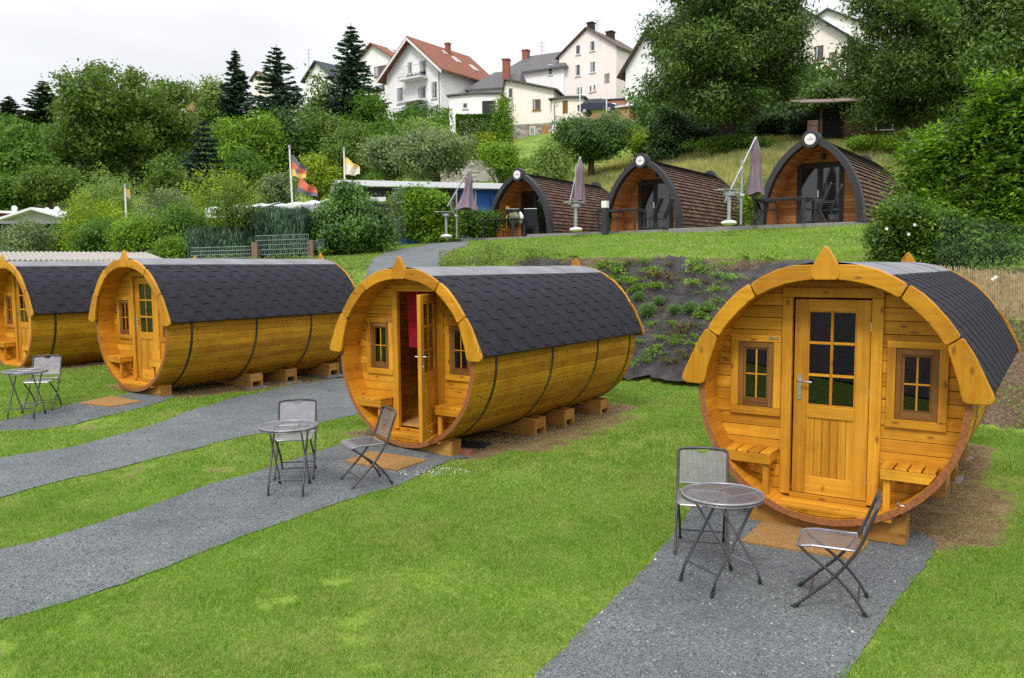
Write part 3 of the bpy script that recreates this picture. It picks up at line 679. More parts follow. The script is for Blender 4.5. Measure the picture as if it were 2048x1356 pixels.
        b.box(cx-.118, cx+.118, D-.0155, D+.045, -.178, -.115, 'x'); b.box(cx-.118, cx+.118, D-.0155, D+.045, .375, .428, 'x')
        b.box(cx-.118, cx-.098, D-.004, D+.035, -.115, .375, 'z'); b.box(cx+.098, cx+.118, D-.004, D+.035, -.115, .375, 'z'); b.box(cx-.098, cx+.098, D-.0035, D+.035, -.115, -.097, 'x'); b.box(cx-.098, cx+.098, D-.0035, D+.035, .357, .375, 'x')
        b.build('frame', BROWNW, win, .002, seg=1)
        b = MB(); b.box(cx-.007, cx+.007, D+.002, D+.022, -.097, .357, 'z'); b.box(cx-.098, cx+.098, D+.0025, D+.0215, .118, .132, 'x'); b.build('muntins', BROWNW if False else HONEY, win)
        b = MB(); b.box(cx-.1, cx+.1, D+.01, D+.014, -.1, .36); b.build('pane', CLEAR, win)
        b = MB(); zs = np.linspace(.36, -.10, 7)
        for i in range(6):                       # red curtain drawn to one side
            wa, wb = .15-.12*math.sin(i/6*1.5), .15-.12*math.sin((i+1)/6*1.5)
            for k in range(6):
                u0, u1 = k/6, (k+1)/6; X = lambda u, ww: cx+sg*.0+(.1-u*ww*1.3)*(1 if sg < 0 else -1); Y = lambda u: D+.07+.012*math.sin(u*20)
                b.face([(X(u0, wa), Y(u0), zs[i]), (X(u1, wa), Y(u1), zs[i]), (X(u1, wb), Y(u1), zs[i+1]), (X(u0, wb), Y(u0), zs[i+1])])
        b.build('curtain', REDC, win)
    b = MB(); b.box(-.56, -.47, D-.031, D-.0275, .455, .48); b.build('name_plate', plain('aged_brass', (.35, .27, .12), .5, .3, 40, .6) if 'aged_brass' not in MATS else MATS['aged_brass'], root)
    # benches
    for sg in (-1, 1):
        b = MB(); X = lambda a: sg*a
        ap = [(X(.46), -.575), (X(.882), -.575), (X(.825), -.66), (X(.46), -.66)] if sg > 0 else [(X(.882), -.575), (X(.46), -.575), (X(.46), -.66), (X(.825), -.66)]
        b.prism(ap, .045, .072, 'x'); xa, xb = sorted((X(.46), X(.485))); b.box(xa, xb, .073, D-.029, -.655, -.578, 'y')
        sw = .093
        for i in range(4):
            a0 = .46+i*(sw+.014); a1 = min(a0+sw, .885)
            if a1-a0 < .03: continue
            q0, q1 = sorted((X(a0), X(a1))); yy = .05
            b.box(q0, q1, yy, D-.003, -.574, -.553, 'y')
        bench = b.build('bench', HONEY, root, .003, seg=1)
        b = MB(); q0, q1 = sorted((X(.48), X(.535))); b.box(q0, q1, .075, .115, -.975, -.661, 'z'); b.build('leg', HONEY, bench, .003, seg=1)
    b = MB(); b.tube([(.60, .07, -.86), (.63, .0, -.85), (.66, .0, -.852)], .006, 6); b.tube([(.60, .07, -.87), (.60, .07, -.84)], .012, 8); b.build('door_hook', STEEL, root)
    # interior: bunk boards, red bedding, curtain
    b = MB(); 
    for i in range(5): hw_ = math.sqrt(1.05**2-(.90-i*.115)**2); b.box(-hw_, hw_, 1.35, 1.38, -.90+i*.115, -.79+i*.115, 'x')
    b.build('bunk_front', BUNKW, root, .003, seg=1)
    b = MB(); b.box(-.95, .95, 1.37, BL-.35, -.34, -.22); b.build('mattress', REDC, root, .03)
    b = MB()
    for k in range(14):
        u0, u1 = k/14, (k+1)/14; f = lambda u, zz: (-.34+u*(.30-.16*(zz < 0)), D+.16+.02*math.sin(u*26), zz)
        b.face([f(u0, .84), f(u1, .84), (f(u1, 0)[0]-.02, f(u1, 0)[1]+.05, .10), (f(u0, 0)[0]-.02, f(u0, 0)[1]+.05, .10)])
    b.build('curtain', REDC, root)
    # cradles
    zc = -1.215
    b = MB()
    o = [(-.66, zc), (.66, zc), (.66, -.99), (.53, -.99)]+[(1.13*math.sin(t), -1.13*math.cos(t)) for t in np.linspace(.48, -.48, 21)]+[(-.53, -.99), (-.66, -.99)]
    for y0 in (.10, .26): b.prism(o, y0, y0+.05, 'x')
    b.box(.60, .66, .1505, .2595, zc, -.992, 'y'); b.box(-.66, -.60, .1505, .2595, zc, -.992, 'y')
    b.build('cradle', CRADLE, root, .004, seg=1)
    for yc in (1.95, 2.75, 3.85):
        b = MB(); o2 = [(-.78, zc), (.78, zc), (.78, -.97), (.60, -.97)]+[(1.13*math.sin(t), -1.13*math.cos(t)) for t in np.linspace(.54, -.54, 21)]+[(-.60, -.97), (-.78, -.97)]
        for y0 in (yc-.13, yc+.10): b.prism(o2, y0, y0+.045, 'x')
        b.box(.74, .776, yc-.0845, yc+.0995, -1.12, -.975, 'y'); b.box(-.776, -.74, yc-.0845, yc+.0995, -1.12, -.975, 'y'); b.build('cradle', CRADLE, root, .003, seg=1)
        b = MB(); b.box(-.8, .84, yc-.2, yc+.2, zc-.04, zc-.003); b.build('paving_slab', MATS.get('slab') or plain('slab', (.22, .21, .19), .85, .2, 8, bumps=.3), root)
    return root
LB = ['honey coloured barrel cabin nearest the camera, seen square on to its closed glazed door',
      'barrel cabin with its door standing open and a red curtain showing inside',
      'barrel cabin behind the open one, long dark shingle roof, closed door and doormat in front',
      'barrel cabin farthest left, cut by the left edge of the photo']
def placeb(o, b): o.location = (b[0], b[1], b[2]); o.rotation_euler = (0, 0, b[3])
B1 = make_barrel(LB[0]); placeb(B1, BAR[0]); B2 = make_barrel(LB[1], True); placeb(B2, BAR[1])
for i in (2, 3):
    c = copy_tree(B1); placeb(c, BAR[i]); c['label'] = LB[i]

# ------------------------------------------------------------------ small things round the barrels
COIR = plain('coir', (.36, .20, .075), .95, .3, 60, bumps=.9, bscale=350, spec=.1)
def mat_(label, corners, grp='coir doormats in front of the barrel cabins'):
    c = sum(corners, Vector())/4; t = thing('doormat', label, 'doormat', c, 0, grp); b = MB(); q = [p-c for p in corners]; h = .018
    n_ = 24; V = {}
    def P(u, v): 
        a = q[0].lerp(q[1], u); d = q[3].lerp(q[2], u); p = a.lerp(d, v); wob = .006*math.sin(u*37)+.006*math.sin(v*41); return Vector((p.x+wob*(v in (0, 1)), p.y+wob, h1(p.x+c.x, p.y+c.y)-c.z+.012))
    for i in range(n_):
        for j in range(n_):
            u0, u1, v0, v1 = i/n_, (i+1)/n_, j/n_, (j+1)/n_; pp = [P(u0, v0), P(u1, v0), P(u1, v1), P(u0, v1)]; pp = [p+Vector((0, 0, h+random.uniform(-.0005, .0005))) for p in pp]
            b.face(pp)
    for k in range(4):
        for i in range(n_):
            e_ = [(i/n_, 0, (i+1)/n_, 0), (1, i/n_, 1, (i+1)/n_), (1-i/n_, 1, 1-(i+1)/n_, 1), (0, 1-i/n_, 0, 1-(i+1)/n_)][k]
            A, B_ = P(e_[0], e_[1]), P(e_[2], e_[3]); b.face([A, B_, B_+Vector((0, 0, h)), A+Vector((0, 0, h))])
    o = b.build('coir_pile', COIR, t); return t
mat_('brown coir doormat on the gravel before the nearest barrel cabin', [GND(*p) for p in ((1482,1090),(1706,1127),(1740,1088),(1530,1046))])
mat_('brown coir doormat on the gravel before the barrel cabin with the open door', [GND(*p) for p in ((688,926),(793,946),(856,925),(742,907))])
mat_('brown coir doormat before the third barrel cabin, partly on the gravel strip', [GND(*p) for p in ((160,810),(218,817),(282,806),(222,796))])
# drain frame and brick under the open cabin
q = GND(945, 892); t = thing('drain_cover', 'black square drain cover set in the ground beside the open barrel cabin', 'drain cover', q, -.3)
b = MB(); b.box(-.21, .21, -.15, .15, 0, .02); b.build('rim', BLACKP, t, .004); b = MB()
for i in range(7): b.box(-.19+i*.055, -.165+i*.055, -.13, .13, .0205, .028)
b.build('grate', BLACKP, t)
q = GND(930, 910); b = MB(); b.box(-.10, .10, -.05, .05, -.01, .06); o = b.build('brick', plain('brick_red', (.27, .10, .07), .85, .25, 30, bumps=.4), None, .006); o.location = q; o.rotation_euler = (0, 0, -.5); tag(o, 'dull red brick lying by the front cradle of the open cabin', 'brick')

def lattice(b, xf, u0, u1, v0, v1, inside, pitch=.017, wdt=.0035, z=0):
    """expanded metal: two families of thin diagonal strips"""
    d = pitch; L_ = (u1-u0)+(v1-v0)
    for s in (1, -1):
        k = -int(L_/d)
        while k*d < L_:
            cst = k*d; run = None; st = d*.5; n_ = int((u1-u0)/st)
            pts = []
            for i in range(n_+1):
                u = u0+i*(u1-u0)/n_; v = (v0 if s > 0 else v1)+s*((u-u0)*.6)+cst*s*1.0
                ok = v0 <= v <= v1 and inside(u, v)
                if ok: pts.append((u, v))
                if (not ok or i == n_) and len(pts) > 1:
                    for a, c in zip(pts[:-1:3], pts[3::3]) if len(pts) > 4 else [(pts[0], pts[-1])]: strip(b, xf, a, c, wdt, s)
                    if len(pts) > 4:
                        r = (len(pts)-1) % 3
                        if r: strip(b, xf, pts[-1-r], pts[-1], wdt, s)
                if not ok: pts = []
            k += 1
def strip(b, xf, a, c, wdt, s):
    dx, dy = c[0]-a[0], c[1]-a[1]; l = math.hypot(dx, dy) or 1; nx_, ny_ = -dy/l*wdt*.5, dx/l*wdt*.5
    b.face([xf(a[0]-nx_, a[1]-ny_), xf(c[0]-nx_, c[1]-ny_), xf(c[0]+nx_, c[1]+ny_), xf(a[0]+nx_, a[1]+ny_)])
def make_table():
    t = thing('bistro_table', '', 'table', group='round bistro tables on the gravel strips'); r = .29; Z = .68
    b = MB(); lattice(b, lambda u, v: (u, v, Z-.004), -r, r, -r, r, lambda u, v: u*u+v*v < (r-.004)**2, .0125, .0052)
    top = b.build('tabletop', CHAIRT, t)
    b = MB(); ring = [(r*math.cos(a), r*math.sin(a), Z-.008) for a in np.linspace(0, 2*math.pi, 48, endpoint=False)]
    b.tube(ring, .0115, 8, closed=True); ring = [(r*math.cos(a), r*math.sin(a), Z-.028) for a in np.linspace(0, 2*math.pi, 48, endpoint=False)]
    b.tube(ring, .006, 6, closed=True); b.build('rim', CHAIRT, top, smooth='all')
    b = MB()
    for yy in (-.006, .006): b.tube([(-.29, yy*0-.1+(.2 if yy > 0 else 0), Z-.002), (.29, -.1+(.2 if yy > 0 else 0), Z-.002)], .0035, 5)
    b.tube([(0, -.1, Z-.002), (0, .1, Z-.002)], .0035, 5); b.build('seam', CHAIRT, top)
    for s in (1, -1):
        wv = .155 if s > 0 else .172; nm = CHAIRT if s > 0 else CHAIRM
        for yy in (-wv, wv):
            b = MB(); P = [(-.16*s, yy, Z-.03), (-.12*s, yy, Z-.09), (.20*s, yy, .12), (.235*s, yy, .018)]
            b.tube(P, .0105, 8); leg = b.build('leg', nm, t, smooth='all')
            b = MB(); b.tube([(.226*s, yy, .04), (.24*s, yy, 0)], .014, 8); b.build('foot_cap', BLACKP, leg)
        b = MB(); b.tube([(.185*s, -wv, .15), (.185*s, wv, .15)], .0075, 6); b.build('stretcher', nm, t)
    for q_ in (-.15, .15): b = MB(); b.tube([(q_, -.17, Z-.04), (q_, .17, Z-.04)], .008, 6); b.build('crossbar', CHAIRM, t)
    return t
def make_chair():
    """faces -y; the back tubes run from the top of the back forward to the front feet"""
    t = thing('folding_chair', '', 'chair', group='folding metal garden chairs'); W2 = .205
    b = MB(); bp = lambda s: [(s*W2, .275, .745), (s*W2, .25, .68), (s*W2, .185, .50), (s*W2, .125, .39), (s*W2, .03, .26), (s*W2, -.10, .13), (s*W2, -.235, .0)]
    def catm(P, n_=5):
        P = [Vector(p) for p in P]; o = []
        for i in range(len(P)-1):
            p0, p1, p2, p3 = P[max(i-1, 0)], P[i], P[i+1], P[min(i+2, len(P)-1)]
            for k in range(n_):
                u = k/n_; o.append(.5*((2*p1)+(p2-p0)*u+(2*p0-5*p1+4*p2-p3)*u*u+(3*p1-p0-3*p2+p3)*u**3))
        return o+[P[-1]]
    left = catm(bp(-1))[::-1]; right = catm(bp(1))
    arch = [Vector((W2*math.cos(a), .279, .745+.035*math.sin(a))) if abs(math.cos(a)) > .99 else Vector((W2*(abs(math.cos(a))**.55)*(1 if math.cos(a) > 0 else -1), .281, .745+.045*math.sin(a)**.7)) for a in np.linspace(math.pi, 0, 13)[1:-1]]
    b.tube(left+arch+right, .0115, 8); b.build('back_frame', CHAIRM, t, smooth='all')
    def bx(u, v):  # v = height 0.57..0.905
        return (u, .195+(v-.50)*.345, v)
    def insb(u, v):
        if (u/.062)**2+((v-.785)/.045)**2 < 1: return False
        return abs(u) < .198 and v < .745+.04*max(0, 1-abs(u/.2)**3)**.6
    b = MB(); lattice(b, bx, -.2, .2, .50, .80, insb, .0125, .0048); b.tube([bx(-.2, .50), bx(.2, .50)], .0065, 6)
    b.tube([bx(.062*math.cos(a), .785+.045*math.sin(a)) for a in np.linspace(math.pi, 2*math.pi, 9)], .005, 5); b.build('backrest', CHAIRT, t)
    def sx(u, v): # v: -.23 front .. .17 back
        return (u, v, .452-(.022*max(0, (-v-.13)/.1)**1.5)-.006)
    ins = lambda u, v: abs(u) < .185 and (v > -.19 or abs(u)+(-v-.19)*1.0 < .185)
    b = MB(); lattice(b, sx, -.19, .19, -.225, .15, ins, .0125, .0048)
    rim = [(-.19, .15), (.19, .15), (.19, -.19), (.165, -.222), (-.165, -.222), (-.19, -.19)]; rp = []
    for i in range(6):
        a, c = rim[i], rim[(i+1) % 6]
        for k in range(5): u = k/5; rp.append(sx(a[0]*(1-u)+c[0]*u, a[1]*(1-u)+c[1]*u))
    b.tube(rp, .009, 6, closed=True); b.build('seat', CHAIRT, t)
    for s in (-1, 1):
        b = MB(); b.tube(catm([(s*.182, -.20, .43), (s*.182, -.15, .385), (s*.182, .05, .235), (s*.182, .17, .10), (s*.182, .225, .0)], 3), .0105, 8); leg = b.build('leg', CHAIRM, t, smooth='all')
        for q_ in ([(s*.182, .213, .03), (s*.182, .23, 0)], [(s*W2, -.20, .03), (s*W2, -.24, 0)]): b = MB(); b.tube(q_, .014, 8); b.build('foot_cap', BLACKP, leg)
    for q_ in ([(-.205, -.13, .10), (.205, -.13, .10)], [(-.182, .175, .095), (.182, .175, .095)]): b = MB(); b.tube(q_, .007, 6); b.build('stretcher', CHAIRM, t)
    return t
T0 = make_table(); CH0 = make_chair()
def seat_at(o, x, y, rz, label, first=[0]): 
    z = h1(x, y)+.012; o.location = (x, y, z); o.rotation_euler = (0, 0, rz); o['label'] = label
def cen(*pp): v = sum((GND(*p) for p in pp), Vector())/len(pp); return v.x, v.y
tc = cen((1357,1165),(1424,1205),(1525,1178),(1462,1143)); seat_at(T0, *tc, R_(27), 'round mesh bistro table in front of the nearest barrel cabin')
t2 = cen((540,1000),(608,995),(551,970),(623,968)); T1 = copy_tree(T0); seat_at(T1, *t2, R_(94), 'round mesh bistro table on the gravel before the open barrel cabin')
t3 = cen((13,845),(66,841),(47,829),(93,827)); T2 = copy_tree(T0); seat_at(T2, *t3, R_(100), 'round mesh bistro table near the left edge of the photo')
c = cen((1364,1123),(1453,1112),(1355,1092),(1436,1082)); seat_at(CH0, *c, R_(-14), 'folding mesh chair behind the nearest round table, facing the camera')
def fc(pp, rz, lab): x, y = cen(*pp); c = copy_tree(CH0); seat_at(c, x, y, rz, lab)
def rz_of(front, rear): f, r = cen(*front), cen(*rear); return math.atan2(f[1]-r[1], f[0]-r[0])+math.pi/2
fc(((1595,1223),(1598,1178),(1730,1245),(1730,1200)), rz_of([(1595,1223),(1598,1178)], [(1730,1245),(1730,1200)]), 'folding mesh chair side on to the camera beside the nearest doormat')
fc(((698,980),(690,963),(773,972),(766,958)), rz_of([(698,980),(690,963)], [(773,972),(766,958)]), 'folding mesh chair side on, beside the doormat of the open barrel cabin')
fc(((571,962),(636,955),(553,950),(613,941)), R_(8), 'folding mesh chair behind the round table of the open barrel cabin')
fc(((51,824),(100,822),(75,812),(120,812)), rz_of([(51,824),(100,822)], [(75,812),(120,812)]), 'folding mesh chair behind the round table at the left edge of the photo')
# ------------------------------------------------------------------ brown shingled pods on the terrace
DARKG = plain('anthracite', (.030, .029, .033), .55, .15, 5)
LARCH = wood('larch_boards', (.30, .125, .04), (.56, .29, .10), rough=.6, coat=0)
def m_tile():
    m_, n, o = mat('brown_shingle'); att = N(n, 'Attribute', attribute_name='tone').outputs['Fac']; P = N(n, 'TexCoord').outputs['Object']
    c = rampn(n, att, [(0, (.078,.045,.034)), (.5, (.115,.066,.048)), (1, (.16,.098,.072))])
    c = mixc(n, 1, c, rampn(n, noise(n, P, 9, 4, .7), [(.3, (.7,.7,.7)), (.7, (1.3,1.3,1.3))]), 'MULTIPLY'); princ(n, o, c, .85, None, .2); return m_
BTILE = m_tile()
MESHBK = plain('black_sling', (.022, .023, .027), .7, .2, 20)
DGLASS = plain('mirror_glass', (.01, .012, .013), .05, .3, 1, spec=1)
WHITEP = plain('white_paint', (.72, .71, .69), .5, .08, 4)
def podprof(k, n=28):
    """pointed arch outline, half width 1.53, height about 2.68; t from right foot over the top"""
    P = [(1.53,0),(1.50,.5),(1.42,1.0),(1.24,1.5),(.97,1.95),(.62,2.33),(.25,2.58),(0,2.66)]
    s = [0]
    for a, b in zip(P[:-1], P[1:]): s.append(s[-1]+math.hypot(b[0]-a[0], b[1]-a[1]))
    u = np.linspace(0, s[-1], n); x = np.interp(u, s, [p[0] for p in P]); z = np.interp(u, s, [p[1] for p in P])
    # smooth
    for _ in range(3): x[1:-1] = .25*x[:-2]+.5*x[1:-1]+.25*x[2:]; z[1:-1] = .25*z[:-2]+.5*z[1:-1]+.25*z[2:]
    R0 = [(x[i]*(1+k/1.53), z[i]*(1+k/2.66)) for i in range(n)]
    return R0 + [(-a, c) for a, c in reversed(R0[:-1])]
PL = 6.6
def make_pod():
    root = thing('camping_pod', '', 'pod', group='brown shingled pods on the upper terrace'); b = MB()
    O, I = podprof(0), podprof(-.13); q = lambda p, y: (p[0], y, p[1]); n_ = len(O)
    for i in range(n_-1):
        b.face([q(O[i], .1), q(O[i+1], .1), q(O[i+1], PL), q(O[i], PL)][::-1], None, .1, 0)
        b.face([q(I[i], .1), q(I[i+1], .1), q(I[i+1], PL-.1), q(I[i], PL-.1)], [(.1, i*.2), (.1, i*.2+.2), (PL, i*.2+.2), (PL, i*.2)], random.random(), 1)
    b.build('shell', [BTILE, LARCH], root, smooth='all')
    b = MB(); u = np.linspace(0, 1, n_); rows = 23      # courses of tile strips, each proud of the one below
    fx = lambda s: (np.interp(s, u, [p[0] for p in O]), np.interp(s, u, [p[1] for p in O]))
    for side in (1, -1):
        for r in range(rows):
            s0, s1 = .5*r/rows, .5*(r+1.12)/rows; A, B_ = fx(s0), fx(min(s1, .5)); nn = Vector((B_[1]-A[1], -(B_[0]-A[0]))).normalized()
            lo, hi = .055, .006; y = .1; Y = []
            while y < PL: Y.append((y, min(y+random.uniform(.16, .34), PL))); y = Y[-1][1]
            for (ya, yb) in Y:
                t = random.random(); dl = random.uniform(-.003, .003)
                P = [(side*(A[0]+nn.x*(lo+dl)), A[1]+nn.y*lo), (side*(B_[0]+nn.x*hi), B_[1]+nn.y*hi), (side*A[0], A[1])]
                f = [q(P[0], ya), q(P[0], yb-.006), q(P[1], yb-.006), q(P[1], ya)]; b.face(f if side > 0 else f[::-1], None, t)
                f = [q(P[2], ya), q(P[2], yb), q(P[0], yb), q(P[0], ya)]; b.face(f if side > 0 else f[::-1], None, 0, 1)  # lip blackened so every course carries a painted shadow
    b.build('shingles', [BTILE, FELT_SHADE], root)
    for y0, y1 in ((-.16, .12), (PL-.05, PL+.10)):
        A, B_ = podprof(.05), podprof(-.14); b = MB()
        for i in range(n_-1):
            a0, a1, c0, c1 = A[i], A[i+1], B_[i], B_[i+1]
            b.face([q(a0, y0), q(a1, y0), q(c1, y0), q(c0, y0)]); b.face([q(a0, y1), q(c0, y1), q(c1, y1), q(a1, y1)])
            b.face([q(a0, y0), q(a0, y1), q(a1, y1), q(a1, y0)]); b.face([q(c0, y0), q(c1, y0), q(c1, y1), q(c0, y1)])
        b.build('arch_trim', DARKG, root)
        b = MB(); cz = 2.60; b.tube([(0, y0-.05, cz), (0, y1-.02, cz)], .27, 28); disc = b.build('disc', DARKG, root, .02)
        if y0 < 0:
            b = MB(); b.tube([(0, y0-.058, cz), (0, y0-.045, cz)], .165, 24); b.build('badge', WHITEP, disc)
            b = MB(); b.tube([(0, y0-.062, cz+.065), (0, y0-.055, cz+.065)], .018, 8)
            for zz, hw in ((-.0, .10), (-.03, .07)): b.box(-hw, hw, y0-.061, y0-.056, cz+zz, cz+zz+.014)
            b.build('badge_mark', plain('dull_red_mark', (.35, .12, .09), .6) if 'dull_red_mark' not in MATS else MATS['dull_red_mark'], disc)
    D = 1.35; b = MB(); z = 0
    I2 = podprof(-.125)
    def hwid(z): 
        h = [p for p in I2[:28]]; return float(np.interp(z, [p[1] for p in h], [p[0] for p in h]))
    while z < 2.5:
        z1 = min(z+.115, 2.52); h = hwid((z+z1)/2)
        if z < 2.05: b.box(-h, -.82, D, D+.03, z+.003, z1-.003, 'x'); b.box(.62, h, D, D+.03, z+.003, z1-.003, 'x') if h > .63 else None
        else: b.box(-h, h, D, D+.03, z+.003, z1-.003, 'x')
        z = z1
    b.build('front_wall', LARCH, root)
    b = MB(); b.box(-.82, -.76, D-.03, D+.04, .05, 2.05); b.box(.56, .62, D-.03, D+.04, .05, 2.05); b.box(-.76, .56, D-.03, D+.04, 1.98, 2.05); b.box(-.76, .56, D-.03, D+.04, .05, .10); b.build('door_frame', DARKG, root)
    for x0, x1 in ((-.755, -.105), (-.095, .555)):
        b = MB(); b.box(x0, x0+.08, D-.045, D+.02, .105, 1.975); b.box(x1-.08, x1, D-.045, D+.02, .105, 1.975); b.box(x0+.08, x1-.08, D-.044, D+.02, 1.89, 1.975); b.box(x0+.08, x1-.08, D-.044, D+.02, .105, .25); d = b.build('door', DARKG, root)
        b = MB(); b.box(x0+.08, x1-.08, D-.02, D-.01, .25, 1.89); b.build('pane', DGLASS, d)
        if x0 < -.5: b = MB(); b.box(x1-.06, x1-.02, D-.07, D-.046, .98, 1.2); b.build('handle', STEEL, d)
    b = MB(); b.box(-.06, .06, D-.1, D-.005, 2.16, 2.32); b.build('lamp', BLACKP, root)
    b = MB(); b.box(-1.45, 1.45, -.1, D, -.05, .05, 'x'); b.build('porch_floor', LARCH, root)
    b = MB(); b.prism([(a, c) for a, c in podprof(-.125)], PL-.4, PL-.35, 'x'); b.build('rear_wall', LARCH, root)
    return root
PD = make_pod(); LP = ['camping pod farthest left on the terrace, green pack on a chair before its porch', 'middle one of the three brown shingled pods, white topped bollard before it', 'brown shingled pod farthest right, standing beside the big leafy shrub']
for i, pp in enumerate(POD):
    o = PD if i == 0 else copy_tree(PD); z = max(pp[2], h1(pp[0], pp[1])); o.location = (pp[0], pp[1], z); o.rotation_euler = (0, 0, pp[3]); o['label'] = LP[i]
PZ = [max(pp[2], h1(pp[0], pp[1])) for pp in POD]
PAVE = plain('terrace_paving', (.22, .21, .20), .85, .15, 5, bumps=.3)
def podw(i, x, y, z=0):
    pp = POD[i]; c, s = math.cos(pp[3]), math.sin(pp[3]); return Vector((pp[0]+x*c-y*s, pp[1]+x*s+y*c, PZ[i]+z))
for i in range(3):
    b = MB(); b.box(-3.7, 1.75, -2.1, 6.9, -.35, 0, 'x'); o = b.build('paved_platform', PAVE, None, .01); o.location = podw(i, 0, 0, -.002); o.rotation_euler = (0, 0, POD[i][3]); tag(o, kind='structure')
# terrace furniture
def make_sling_chair():
    t = thing('sling_chair', '', 'chair', group='high backed dark garden chairs on the terrace'); b = MB()
    b.face([(-.24,-.23,.43),(.24,-.23,.43),(.24,.2,.41),(-.24,.2,.41)]); b.box(-.24, .24, -.23, .2, .405, .418); b.build('seat', MESHBK, t)
    b = MB(); M_ = [(-.235, .2, .45), (.235, .2, .45), (.235, .46, 1.10), (-.235, .46, 1.10)]; b.face(M_); b.face([(x, y+.012, z) for x, y, z in M_][::-1]); b.build('backrest', MESHBK, t)
    for s in (-1, 1):
        b = MB(); b.tube([(s*.26, -.27, 0), (s*.26, -.24, .62), (s*.26, -.2, .645), (s*.26, .25, .66)], .014, 6); b.build('armrest', GALV if False else DARKG, t)
        b = MB(); b.tube([(s*.25, .38, 0), (s*.25, .17, .42), (s*.25, .2, .45), (s*.25, .47, 1.12)], .014, 6); b.build('leg', DARKG, t)
    b = MB(); b.tube([(-.25, .47, 1.12), (.25, .47, 1.12)], .013, 6); b.build('top_rail', GALV, t)
    return t
def make_dark_table():
    t = thing('garden_table', '', 'table', group='dark rectangular tables on the terrace'); b = MB(); b.box(-.75, .75, -.45, .45, .69, .73); b.build('tabletop', DARKG, t, .005)
    for sx in (-1, 1):
        for sy in (-1, 1): b = MB(); b.box(sx*.7-.03, sx*.7+.03, sy*.41-.03, sy*.41+.03, 0, .689); b.build('leg', DARKG, t)
    return t
def onpave(i, px, Y):
    d = ray(px, 500); return Vector((d.x/d.y*Y, Y, PZ[i]))
SC = make_sling_chair(); DT = make_dark_table(); fs = [True]
def put(proto, i, px, Y, rz, label):
    o = proto if fs[0] is proto or proto.get('label', '') == '' else copy_tree(proto)
    p = onpave(i, px, Y); o.location = p; o.rotation_euler = (0, 0, rz); o['label'] = label
put(DT, 0, 1008, 32.3, -.59, 'dark garden table in front of the left pod, beside the chair with the pack')
put(DT, 1, 1243, 28.4, -.61, 'dark garden table in front of the middle pod behind the bollard')
put(DT, 2, 1566, 23.5, -.63, 'dark garden table in front of the right pod')
ch = [(0, 1022, 32.6, 3.3, 'dark garden chair before the left pod, laden with a green pack'), (0, 1064, 32.6, 3.0, 'empty dark garden chair between the green pack and the left pod door'), 
 (1, 1228, 28.2, 1.0, 'dark garden chair left of the table before the middle pod'), (1, 1296, 28.3, -2.0, 'dark chair right of the middle pod table, nearer the table'), (1, 1318, 28.6, -2.0, 'dark chair right of the middle pod table, nearer the pod door'),
 (2, 1532, 23.6, 1.1, 'dark garden chair left of the table before the right pod'), (2, 1624, 23.3, -2.0, 'dark chair right of the right pod table, nearer the table'), (2, 1646, 23.8, -2.0, 'dark chair right of the right pod table, nearer the glass door')]
for i, px, Y, rz, lb in ch: put(SC, i, px, Y, rz, lb)
OLIVE = plain('olive_cloth', (.16, .18, .085), .9, .25, 8, bumps=.5, bscale=20)
def blob(name, m_, parent, c, r, seed=1, sq=(1, 1, 1), sub=3, amp=.18):
    bm = bmesh.new(); bmesh.ops.create_icosphere(bm, subdivisions=sub, radius=1); rs = np.random.default_rng(seed).uniform(0, 9, 3)
    for v in bm.verts:
        p = v.co; f = 1+amp*math.sin(p.x*4+rs[0])*math.sin(p.y*4+rs[1])+amp*.6*math.sin(p.z*6+rs[2]+p.x*3); v.co = Vector((p.x*sq[0]*f*r+c[0], p.y*sq[1]*f*r+c[1], p.z*sq[2]*f*r+c[2]))
    me = bpy.data.meshes.new(name); bm.to_mesh(me); bm.free(); me.materials.append(m_)
    for p in me.polygons: p.use_smooth = True
    o = bpy.data.objects.new(name, me); col.objects.link(o); o.parent = parent; return o
p = AT(1028, 434, 32.3); o = blob('backpack', OLIVE, None, (0, 0, 0), .27, 2, (1.0, .7, 1.0)); o.location = p; tag(o, 'olive green pack hung over the chair before the left pod', 'backpack')
p = AT(1041, 435, 32.35); o = blob('towel', WHITEP, None, (0, 0, 0), .2, 5, (.6, .45, 1.1)); o.location = p; tag(o, 'white towel draped beside the green pack', 'towel')
YEL = plain('yellow_rope', (.75, .42, .03), .6, .1); b = MB(); a = AT(1015, 425, 32.2); rp = [Vector((.0,0,.1)), Vector((.03,0,.02)), Vector((-.02,0,-.12)), Vector((-.05,0,-.4)), Vector((-.03,0,-.6)), Vector((-.12,0,-.68)), Vector((-.2,0,-.62))]
b.tube(rp, .022, 6); b.tube([Vector((.05*math.cos(t), 0, .15+.08*math.sin(t))) for t in np.linspace(0, 6.28, 12)[:-1]], .018, 6, closed=True); o = b.build('lead_rope', YEL); o.location = a; tag(o, 'yellow rope hanging down beside the green pack', 'rope')
LILAC = plain('mauve_canvas', (.17, .125, .155), .85, .15, 4)
